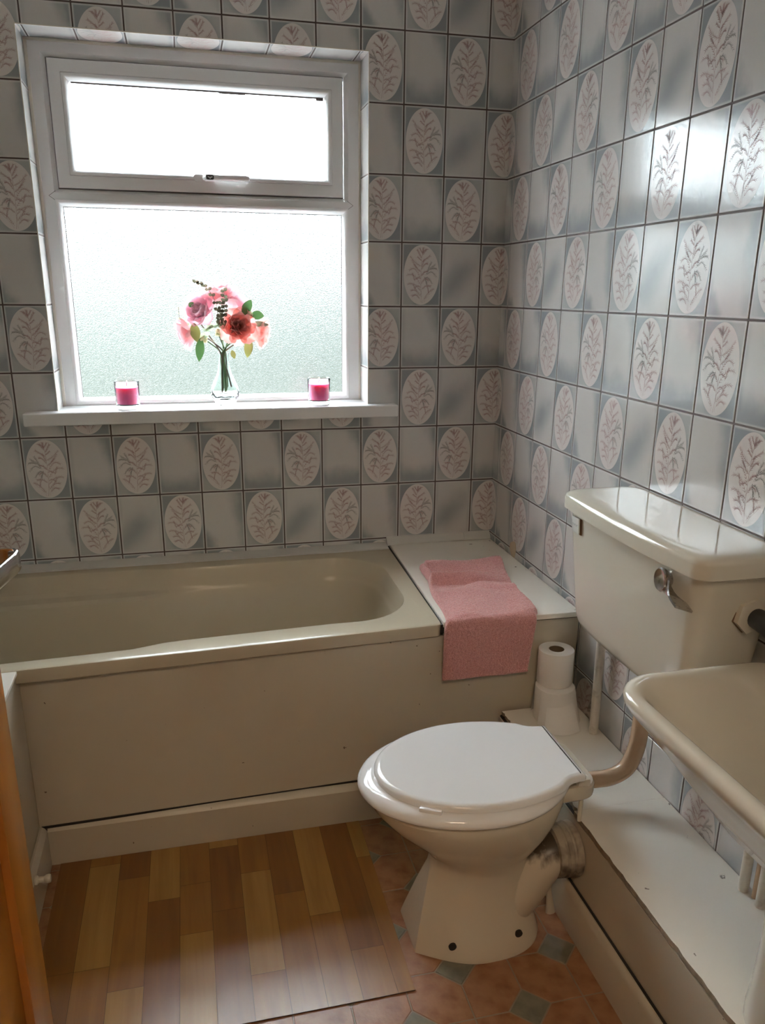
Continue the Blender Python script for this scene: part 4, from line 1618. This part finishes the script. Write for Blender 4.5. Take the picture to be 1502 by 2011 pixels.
def towel():
    bm = bmesh.new()
    nu, nv = 120, 250
    zt = RIM + 0.0045
    # path along v: from the folded back edge to the front, over the edge and down
    back, edge, hang = -0.315, -0.742, 0.162
    Ltop = back - edge
    Rb = 0.012
    Ltot = Ltop + hang
    top, bot = [], []

    def center(u, s):
        """u 0..1 left to right, s length along; returns point, normal of the upper face, thickness."""
        fold = 0.010 * math.exp(-((s - 0.03) / 0.03) ** 2) * (1 + 0.8 * math.exp(-((u - 0.02) / 0.10) ** 2) + 0.9 * math.exp(-((u - 0.95) / 0.12) ** 2))
        th = 0.024 + fold
        wr = 0.014 * math.sin(s * 52 + 1.4 * math.sin(u * 5.0 + 0.6)) * math.exp(-((s - 0.14) / 0.10) ** 2) * (0.5 + 0.5 * math.sin(u * 4.2 + 0.2))
        wr += 0.012 * math.exp(-((s - 0.135 - 0.02 * u) / 0.016) ** 2) * (1 - 0.6 * u) + 0.010 * math.exp(-((s - 0.185 - 0.05 * u) / 0.02) ** 2) * u - 0.012 * math.exp(-((s - 0.108 - 0.03 * u) / 0.010) ** 2) * (1 - 0.5 * u) - 0.010 * math.exp(-((s - 0.165 - 0.03 * u) / 0.009) ** 2) * (0.3 + 0.7 * math.sin(u * 3.14) ** 2)
        wr += 0.004 * math.sin(u * 9 + s * 14)
        if s < Ltop - Rb:
            y = back - s
            xl = lerp(-0.352, -0.405, s / Ltop) + 0.004 * math.sin(s * 22)
            xr = lerp(-0.088, -0.140, s / Ltop) + 0.006 * math.sin(s * 18 + 1)
            x = lerp(xl, xr, u)
            return Vector((x, y + 0.012 * math.sin(u * 3.4) * (1 - s / Ltop), zt)), Vector((0, 0, 1)), max(0.008, th * (1 - 0.35 * s / Ltop) + wr)
        q_ = (s - (Ltop - Rb)) / (Rb * 1.57)
        if q_ < 1:
            a = q_ * math.pi / 2
            p = Vector((0, edge + Rb - Rb * math.sin(a) - Rb * 0.0, zt - Rb + Rb * math.cos(a)))
            x = lerp(lerp(-0.405, -0.412, q_), lerp(-0.140, -0.144, q_), u)
            p.x = x
            return p, Vector((0, -math.sin(a), math.cos(a))), 0.0156
        d = s - (Ltop - Rb) - Rb * 1.57
        xl = lerp(-0.412, -0.414, d / hang); xr = lerp(-0.144, -0.162, d / hang)
        x = lerp(xl, xr, u)
        y = edge - 0.001
        w2 = 0.0035 * math.sin(u * 11 + 0.5 * math.sin(d * 20)) * (d / hang)
        return Vector((x, y, zt - Rb - d)), Vector((0, -1, 0)), 0.013 + max(-0.004, w2) + 0.004 * (1 - d / hang)

    def pile(p):
        return 0.0024 * (noise.noise(p * 240) + 0.6 * noise.noise(p * 480))

    for j in range(nv + 1):
        s = Ltot * j / nv
        rt, rb = [], []
        for i in range(nu + 1):
            u = i / nu
            c, n, th = center(u, s)
            e = min(u, 1 - u) * 0.27
            ej = min(s, Ltot - s)
            k = min(1.0, math.sqrt(max(0.0, 1 - (1 - min(1.0, e / 0.010)) ** 2))) * min(1.0, math.sqrt(max(0.0, 1 - (1 - min(1.0, ej / 0.010)) ** 2)))
            h_ = 0.004 + (th - 0.004) * k
            if i in (0, nu) or j in (0, nv): h_ = 0.004
            p = c + n * h_
            p = p + n * pile(p)
            rt.append(bm.verts.new(p - Vector((-0.27, -0.52, 0))))
            rb.append(bm.verts.new(c + n * 0.0006 - Vector((-0.27, -0.52, 0))))
        top.append(rt); bot.append(rb)
    for j in range(nv):
        for i in range(nu):
            bm.faces.new((top[j][i], top[j][i + 1], top[j + 1][i + 1], top[j + 1][i]))
            bm.faces.new((bot[j][i], bot[j + 1][i], bot[j + 1][i + 1], bot[j][i + 1]))
    for j in range(nv):
        bm.faces.new((top[j][0], top[j + 1][0], bot[j + 1][0], bot[j][0]))
        bm.faces.new((top[j][nu], bot[j][nu], bot[j + 1][nu], top[j + 1][nu]))
    for i in range(nu):
        bm.faces.new((top[0][i], bot[0][i], bot[0][i + 1], top[0][i + 1]))
        bm.faces.new((top[nv][i], top[nv][i + 1], bot[nv][i + 1], bot[nv][i]))
    fix_normals(bm)
    root = empty('towel', (-0.27, -0.52, 0))
    tag(root, 'folded pink terry towel draped over the front edge of the bath ledge', 'towel')
    from_bm('towel_cloth', bm, 'terry', root, angle=80)
    # flat woven hem at the hanging end
    bm = bmesh.new()
    bm_box(bm, -0.4145 + 0.27, -0.1618 + 0.27, -0.7565 + 0.52, -0.7435 + 0.52, 0.4195, 0.4285, 0.003)
    from_bm('hem', bm, 'terry', root)
    # rolled fold standing up at the back left corner
    tube('fold', [(-0.348 + 0.27, -0.322 + 0.52, zt + 0.016), (-0.352 + 0.27, -0.37 + 0.52, zt + 0.017), (-0.356 + 0.27, -0.43 + 0.52, zt + 0.013), (-0.362 + 0.27, -0.475 + 0.52, zt + 0.009)],
         [0.014, 0.0145, 0.011, 0.006], 'terry', root, 20, 10)


towel()

# ------------------------------------------------------------------ basin and pedestal
bs0 = Vector((-0.19, -1.8, 0.62))
bas = empty('wash_basin', bs0)
tag(bas, 'cream ceramic wash basin on the right wall beside the cistern', 'basin')


def bas_ring(z, xf, xb, yl, yr, r):
    return [(x - bs0.x, y - bs0.y, z - bs0.z) for x, y in rrect(xf, xb, yr, yl, r, 10)]


bm = bmesh.new()
rings = [bas_ring(0.60, -0.225, -0.010, -1.70, -1.92, 0.06), bas_ring(0.612, -0.245, -0.008, -1.66, -1.96, 0.07), bas_ring(0.66, -0.278, -0.006, -1.60, -2.03, 0.08),
         bas_ring(0.705, -0.308, -0.005, -1.555, -2.07, 0.085), bas_ring(0.745, -0.338, -0.004, -1.525, -2.085, 0.085), bas_ring(0.768, -0.358, -0.004, -1.512, -2.096, 0.085), bas_ring(0.782, -0.366, -0.004, -1.506, -2.10, 0.085),
         bas_ring(0.793, -0.367, -0.004, -1.505, -2.10, 0.085), bas_ring(0.799, -0.363, -0.005, -1.509, -2.096, 0.082), bas_ring(0.801, -0.356, -0.008, -1.515, -2.09, 0.078),
         bas_ring(0.799, -0.343, -0.030, -1.528, -2.078, 0.068), bas_ring(0.793, -0.335, -0.045, -1.540, -2.068, 0.062), bas_ring(0.780, -0.326, -0.065, -1.552, -2.056, 0.06),
         bas_ring(0.74, -0.310, -0.085, -1.575, -2.035, 0.06), bas_ring(0.69, -0.285, -0.10, -1.61, -2.0, 0.06), bas_ring(0.662, -0.255, -0.12, -1.65, -1.96, 0.055), bas_ring(0.655, -0.22, -0.15, -1.72, -1.89, 0.03)]
bm_loft(bm, rings, True, True, True)
fix_normals(bm)
from_bm('bowl', bm, 'cream_ware', bas, angle=60)
# back shelf of the basin, with a soap hollow lip
bm = bmesh.new()
for (x0, x1, y0, y1) in ((-0.098, -0.006, -2.06, -1.60),):
    bm_loft(bm, [[(x - bs0.x, y - bs0.y, z - bs0.z) for x, y in rrect(x0 + i_, x1, y0 + i_, y1 - i_, 0.03, 8)] for z, i_ in ((0.70, 0.0), (0.768, 0.0), (0.776, 0.004), (0.779, 0.014))], True, True, True)
fix_normals(bm)
from_bm('shelf', bm, 'cream_ware', bas, angle=50)
ped = lathe('basin_pedestal', [(0.092, 0.0), (0.092, 0.02), (0.088, 0.06), (0.085, 0.15), (0.088, 0.24), (0.10, 0.305)], 'cream_ware', None, (-0.135, -1.832, BT + 0.002), (0, 0, 0), 40)
tag(ped, 'cream ceramic pedestal under the basin, on the pipe boxing', 'pedestal')

# ------------------------------------------------------------------ door, open against the left
dr = empty('door_1', (-1.355, -1.9, 0))
tag(dr, kind='structure')
d0 = Vector((-1.355, -1.9, 0))


def dbox(name, x0, x1, y0, y1, z0, z1, bev, parent=dr):
    return box(name, x0 - d0.x, x1 - d0.x, y0 - d0.y, y1 - d0.y, z0, z1, 'door_wood', parent, bev)


DE = -1.52      # free edge
DXF = -1.333    # face towards the room
dbox('stile', DXF - 0.038, DXF, DE - 0.10, DE, 0.008, 1.98, 0.0025)
dbox('stile', DXF - 0.038, DXF, FRONT + 0.01, FRONT + 0.11, 0.008, 1.98, 0.0025)
for z0, z1 in ((0.008, 0.2), (0.86, 1.0), (1.87, 1.98)):
    dbox('rail', DXF - 0.037, DXF - 0.001, FRONT + 0.11, DE - 0.10, z0, z1, 0.001)
for z0, z1 in ((0.2, 0.86), (1.0, 1.87)):
    dbox('door_panel', DXF - 0.026, DXF - 0.012, FRONT + 0.11, DE - 0.10, z0, z1, 0.001)
# lever handle: flat chrome bar bent back along the door
hp = []
hy0, hz0 = -1.585, 1.112
bm = bmesh.new()
path = [(-1.333, hy0), (-1.318, hy0), (-1.294, hy0 + 0.001), (-1.281, hy0 - 0.002), (-1.2755, hy0 - 0.012), (-1.2765, hy0 - 0.030), (-1.282, hy0 - 0.065), (-1.288, hy0 - 0.10), (-1.290, hy0 - 0.125)]
rings = []
for i, p in enumerate(path):
    a = Vector(path[max(i - 1, 0)]); b_ = Vector(path[min(i + 1, len(path) - 1)])
    t = (b_ - a).normalized(); n = Vector((-t.y, t.x))
    hh = 0.0135
    prof = []
    for k in range(16):
        an = 2 * math.pi * k / 16
        cc = math.copysign(abs(math.cos(an)) ** 0.5, math.cos(an)) * 0.0040
        ss = math.copysign(abs(math.sin(an)) ** 0.6, math.sin(an)) * hh
        prof.append((p[0] + n.x * cc - d0.x, p[1] + n.y * cc - d0.y, hz0 + ss))
    rings.append(prof)
bm_loft(bm, rings, True, True, True)
fix_normals(bm)
hd = from_bm('door_handle', bm, 'chrome', dr, angle=60)
lathe('handle_rose', [(0.027, 0.0), (0.027, 0.005), (0.024, 0.008), (0.012, 0.009)], 'chrome', hd, (DXF - d0.x, hy0 - d0.y, hz0), (0, math.radians(90), 0), 32)
# white door stop on the left skirting
ds = lathe('door_stop', [(0.011, 0.0), (0.011, 0.004), (0.007, 0.008), (0.007, 0.020), (0.010, 0.024), (0.011, 0.030), (0.009, 0.035)], 'hinge', None, (-1.474, -0.935, 0.105), (0, math.radians(90), 0), 24)
tag(ds, 'small white round door stop on the left skirting board', 'door stop')

# ------------------------------------------------------------------ candles on the sill
SZ = 1.083


def candle(loc, label):
    root = empty('candle', loc)
    tag(root, label, 'candle', 'pink candles on the window sill')
    prof = [(0.0345, 0.0), (0.0360, 0.002), (0.0372, 0.03), (0.0385, 0.083), (0.0380, 0.085), (0.0372, 0.083), (0.0350, 0.03), (0.0330, 0.014), (0.0290, 0.011), (0.001, 0.011)]
    bm = bmesh.new()
    bm_loft(bm, lathe_rings(prof, 48), True, True, True)
    fix_normals(bm)
    from_bm('tumbler', bm, 'glass', root, angle=40)
    w = lathe('wax', [(0.028, 0.0113), (0.0325, 0.0150), (0.0345, 0.031), (0.0362, 0.064), (0.0355, 0.0655), (0.030, 0.0645), (0.002, 0.064)], 'wax', root, n=48)
    tube('wick', [(0, 0, 0.064), (0.0005, 0, 0.070), (0.0015, 0, 0.0765)], 0.0008, 'black', root, 8, 3)
    lathe('flame', [(0.0002, 0.0), (0.0018, 0.0022), (0.0022, 0.0045), (0.0014, 0.0085), (0.0002, 0.0125)], 'flame', root, (0.0015, 0, 0.0755), n=12)
    return root


candle((-1.238, 0.036, SZ), 'pink candle in a clear glass, at the left end of the sill')
candle((-0.622, 0.036, SZ), 'pink candle in a clear glass, at the right end of the sill')

# ------------------------------------------------------------------ vase and bouquet
V0 = Vector((-0.931, 0.042, SZ))
vase = empty('glass_vase', V0)
tag(vase, 'clear glass bud vase with round belly, centre of the sill', 'vase')
prof = [(0.018, 0.0), (0.024, 0.0015), (0.034, 0.012), (0.0445, 0.030), (0.0475, 0.044), (0.044, 0.060), (0.034, 0.082), (0.0235, 0.105), (0.0185, 0.130), (0.0165, 0.150), (0.0170, 0.163), (0.0185, 0.170),
        (0.0170, 0.170), (0.0150, 0.160), (0.0146, 0.150), (0.0165, 0.130), (0.0212, 0.105), (0.0315, 0.082), (0.0415, 0.060), (0.0447, 0.046), (0.0415, 0.036), (0.030, 0.026), (0.001, 0.023)]


def tw_(a, z):
    return 1.0 + 0.030 * math.cos(10 * (a + z * 14)) * max(0.0, 1 - abs(z - 0.05) / 0.07)


bm = bmesh.new()
bm_loft(bm, lathe_rings(prof, 60, tw_), True, True, True)
fix_normals(bm)
from_bm('vase_body', bm, 'glass', vase, angle=60)

bq = empty('bouquet', V0 + Vector((0, 0, 0.0)))
tag(bq, 'artificial bouquet of pink and coral peonies standing in the glass vase', 'bouquet')


def petal_mesh(w, h, cup, curl, seed, ruffle=0.06, mat='petal_coral'):
    rr = random.Random(seed)
    ph = rr.uniform(0, 6)
    bm = bmesh.new()
    nu, nv = 8, 7
    g = []
    for j in range(nv + 1):
        v = j / nv
        row = []
        for i in range(nu + 1):
            u = i / nu * 2 - 1
            ww = w * (math.sin(math.pi * (0.10 + 0.62 * v)) ** 0.8) * (0.55 + 0.45 * v)
            x = u * ww
            edge = ruffle * h * v * math.sin(u * 7 + ph)
            topr = 1 - 0.16 * abs(u) ** 2.5 * v + 0.04 * math.sin(u * 9 + ph) * v
            ang = curl * v
            z = h * v * topr
            y = cup * (u * u) * w * 0.9 + (-math.sin(ang) * h * 0.25 + 0.0) * v + edge * 0.5
            row.append(bm.verts.new((x, y, z)))
        g.append(row)
    for j in range(nv):
        for i in range(nu):
            bm.faces.new((g[j][i], g[j][i + 1], g[j + 1][i + 1], g[j + 1][i]))
    me = bpy.data.meshes.new('petal')
    bm.normal_update()
    for f in bm.faces: f.smooth = True
    bm.to_mesh(me); bm.free()
    me.materials.append(M_[mat])
    return me


PET = {}
for mt in ('petal_coral', 'petal_pink', 'petal_rose', 'petal_cream'):
    PET[mt] = [petal_mesh(1.0, 1.25, -0.55, 0.9, s_, 0.07, mt) for s_ in (1, 2, 3)]


def peony(center, R_, face, mat, seed, layers=((4, 0.12, 0.85), (6, 0.45, 1.0), (7, 0.80, 1.10), (7, 1.12, 1.14)), label=None):
    """Petals stand round an axis `face`; opening angle grows outwards."""
    rr = random.Random(seed)
    root = empty('peony', center, bq)
    if label: root['label'] = label
    axis = Vector(face).normalized()
    rot0 = axis.to_track_quat('Z', 'Y').to_matrix().to_4x4()
    for li, (n, tilt, s) in enumerate(layers):
        for k in range(n):
            a = 2 * math.pi * (k + 0.5 * li + rr.uniform(-0.15, 0.15)) / n
            tl = tilt * 1.0 + rr.uniform(-0.12, 0.12)
            sc_ = R_ * 0.62 * s * rr.uniform(0.9, 1.08)
            me = rr.choice(PET[mat])
            o = bpy.data.objects.new('petal', me)
            COL.objects.link(o)
            o.parent = root
            # base at the calyx, tilted outwards
            m = rot0 @ Matrix.Rotation(a, 4, 'Z') @ Matrix.Translation((0, R_ * 0.06 * li, -R_ * 0.55)) @ Matrix.Rotation(-tl, 4, 'X') @ Matrix.Diagonal((sc_ * 0.82, sc_, sc_ * 1.15, 1))
            o.matrix_basis = m
    # calyx knob holds the petals together
    bm = bmesh.new()
    bmesh.ops.create_uvsphere(bm, u_segments=14, v_segments=8, radius=R_ * 0.22)
    for v in bm.verts: v.co = (rot0 @ v.co) + axis * (-R_ * 0.30)
    from_bm('heart', bm, mat, root)
    return root


def bp(px, pz, y):
    """position relative to the vase foot"""
    return Vector((px, y, pz)) - V0


F = [((-0.9985, 1.385, 0.020), 0.050, (-0.55, -0.75, 0.45), 'petal_pink', 'lilac pink peony'),
     ((-0.8830, 1.335, -0.008), 0.053, (0.12, -1.0, 0.10), 'petal_coral', 'wide open coral peony facing the room'),
     ((-1.0480, 1.312, 0.035), 0.046, (-1.0, -0.2, -0.35), 'petal_rose', None),
     ((-0.8050, 1.315, 0.035), 0.046, (1.0, -0.25, -0.30), 'petal_coral', None),
     ((-0.9350, 1.435, 0.050), 0.054, (-0.1, -0.25, 1.0), 'petal_rose', None),
     ((-0.8820, 1.410, 0.055), 0.050, (0.45, -0.2, 0.85), 'petal_pink', None)]
for i, (c, r_, fc, mt, lb_) in enumerate(F):
    peony(bp(c[0], c[1], c[2]), r_ * 1.18, fc, mt, 11 + i, label=lb_)
# cream buds
for (x, y, z, s_, d) in ((-0.992, 0.01, 1.297, 0.020, (-0.5, -0.3, -0.8)), (-0.945, 0.0, 1.318, 0.018, (0.0, -0.5, -0.5)), (-0.843, 0.0, 1.372, 0.014, (0.5, -0.4, 0.6))):
    b_ = peony(Vector((x, y, z)) - V0, s_ * 1.5, d, 'petal_cream', int(z * 1000), ((4, 0.15, 0.9), (4, 0.4, 1.0)), 'small cream bud')
    b_.name = 'bud'


def leaf(a, b_, w, mat, seed=0, droop=0.0, name='leaf', parent=bq):
    """Leaf blade from a (base) to b_ (tip), world coordinates."""
    a = Vector(a) - V0; b_ = Vector(b_) - V0
    d = b_ - a
    side = d.cross(Vector((0, -1, 0.1)))
    if side.length < 1e-5: side = Vector((1, 0, 0))
    side.normalize()
    nrm = side.cross(d.normalized())
    bm = bmesh.new()
    n = 8
    rows = []
    for j in range(n + 1):
        t = j / n
        ww = w * math.sin(math.pi * min(1, t * 0.96 + 0.04)) ** 0.8
        c = a + d * t + nrm * (0.18 * w * math.sin(math.pi * t)) + Vector((0, 0, -droop * t * t))
        rows.append([bm.verts.new(c - side * ww + nrm * 0.25 * ww), bm.verts.new(c), bm.verts.new(c + side * ww + nrm * 0.25 * ww)])
    for p, q_ in zip(rows, rows[1:]):
        for i in range(2):
            bm.faces.new((p[i], p[i + 1], q_[i + 1], q_[i]))
    bmesh.ops.remove_doubles(bm, verts=bm.verts[:], dist=1e-5)
    return from_bm(name, bm, mat, parent, angle=70)


leaf((-1.000, 0.005, 1.300), (-1.010, -0.010, 1.232), 0.014, 'leaf', droop=0.004)
leaf((-1.020, 0.010, 1.345), (-1.012, -0.005, 1.288), 0.016, 'leaf_olive')
leaf((-1.005, 0.010, 1.300), (-0.970, 0.000, 1.318), 0.010, 'leaf_pale')
leaf((-0.865, 0.010, 1.372), (-0.838, 0.000, 1.418), 0.015, 'leaf')
leaf((-0.868, 0.020, 1.385), (-0.836, 0.010, 1.375), 0.014, 'leaf')
leaf((-0.840, 0.005, 1.372), (-0.800, -0.008, 1.368), 0.014, 'leaf')
leaf((-0.842, 0.008, 1.345), (-0.785, 0.000, 1.340), 0.009, 'leaf_dark')
leaf((-0.848, 0.010, 1.300), (-0.858, 0.000, 1.238), 0.014, 'leaf_olive')
leaf((-0.905, 0.010, 1.262), (-0.898, 0.000, 1.235), 0.008, 'leaf_olive')
leaf((-1.030, 0.030, 1.395), (-1.015, 0.020, 1.408), 0.008, 'leaf')
leaf((-0.955, -0.005, 1.345), (-0.985, -0.012, 1.322), 0.010, 'leaf_pale')
leaf((-0.950, -0.005, 1.350), (-0.925, -0.012, 1.330), 0.010, 'leaf_pale')
# eucalyptus-like sprigs
rs = random.Random(3)


def sprig(pts, mat, n, size, seed):
    root = tube('sprig', [Vector(p) - V0 for p in pts], 0.0007, 'stem_brown', bq, 6, 4)
    r2 = random.Random(seed)
    P = [Vector(p) for p in pts]
    for k in range(n):
        t = (k + 0.5) / n * (len(P) - 1)
        i = min(int(t), len(P) - 2)
        c = P[i].lerp(P[i + 1], t - i)
        for s in (-1, 1):
            an = r2.uniform(-0.6, 0.6)
            tip = c + Vector((s * size * math.cos(an), r2.uniform(-0.4, 0.1) * size, size * math.sin(an) + size * 0.3))
            leaf(c, tip, size * 0.45, mat, name='leaflet', parent=root)


sprig([(-0.935, -0.005, 1.33), (-0.943, -0.015, 1.37), (-0.950, -0.012, 1.41), (-0.968, -0.005, 1.445), (-0.990, 0.0, 1.462), (-1.012, 0.0, 1.468)], 'leaf_dark', 9, 0.011, 4)
sprig([(-0.928, -0.010, 1.33), (-0.926, -0.022, 1.37), (-0.922, -0.025, 1.41), (-0.923, -0.022, 1.45)], 'leaf_dark', 8, 0.012, 5)
sprig([(-0.940, -0.012, 1.34), (-0.938, -0.028, 1.375), (-0.930, -0.030, 1.41)], 'leaf_dark', 6, 0.012, 6)
sprig([(-1.035, 0.02, 1.335), (-1.060, 0.015, 1.36), (-1.062, 0.015, 1.395)], 'leaf_pale', 5, 0.008, 7)
sprig([(-0.990, -0.008, 1.325), (-0.960, -0.018, 1.335), (-0.925, -0.018, 1.345)], 'leaf_pale', 5, 0.010, 8)
# stems
heads = [(-0.9985, 0.03, 1.345), (-0.883, 0.01, 1.30), (-1.015, 0.035, 1.31), (-0.835, 0.035, 1.31), (-0.935, 0.05, 1.39), (-0.885, 0.05, 1.37), (-0.985, 0.02, 1.30), (-0.945, 0.01, 1.31)]
for i, hpt in enumerate(heads):
    dx = (i - 3.5) * 0.0022
    dy = ((i * 37) % 5 - 2) * 0.0022
    nb = Vector((V0.x + dx, V0.y + dy, SZ + 0.165))
    foot = Vector((V0.x + dx * 1.2 + (0.022 if i == 3 else 0.0), V0.y + dy, SZ + 0.042 + 0.006 * (i % 4)))
    mid = Vector(hpt).lerp(nb, 0.45) + Vector(((hpt[0] - nb.x) * 0.10, 0, 0.012))
    tube('stem', [foot - V0, foot.lerp(nb, 0.5) - V0, nb - V0, mid - V0, Vector(hpt) - V0], 0.0024, 'stem' if i % 3 else 'stem_brown', bq, 8, 5)
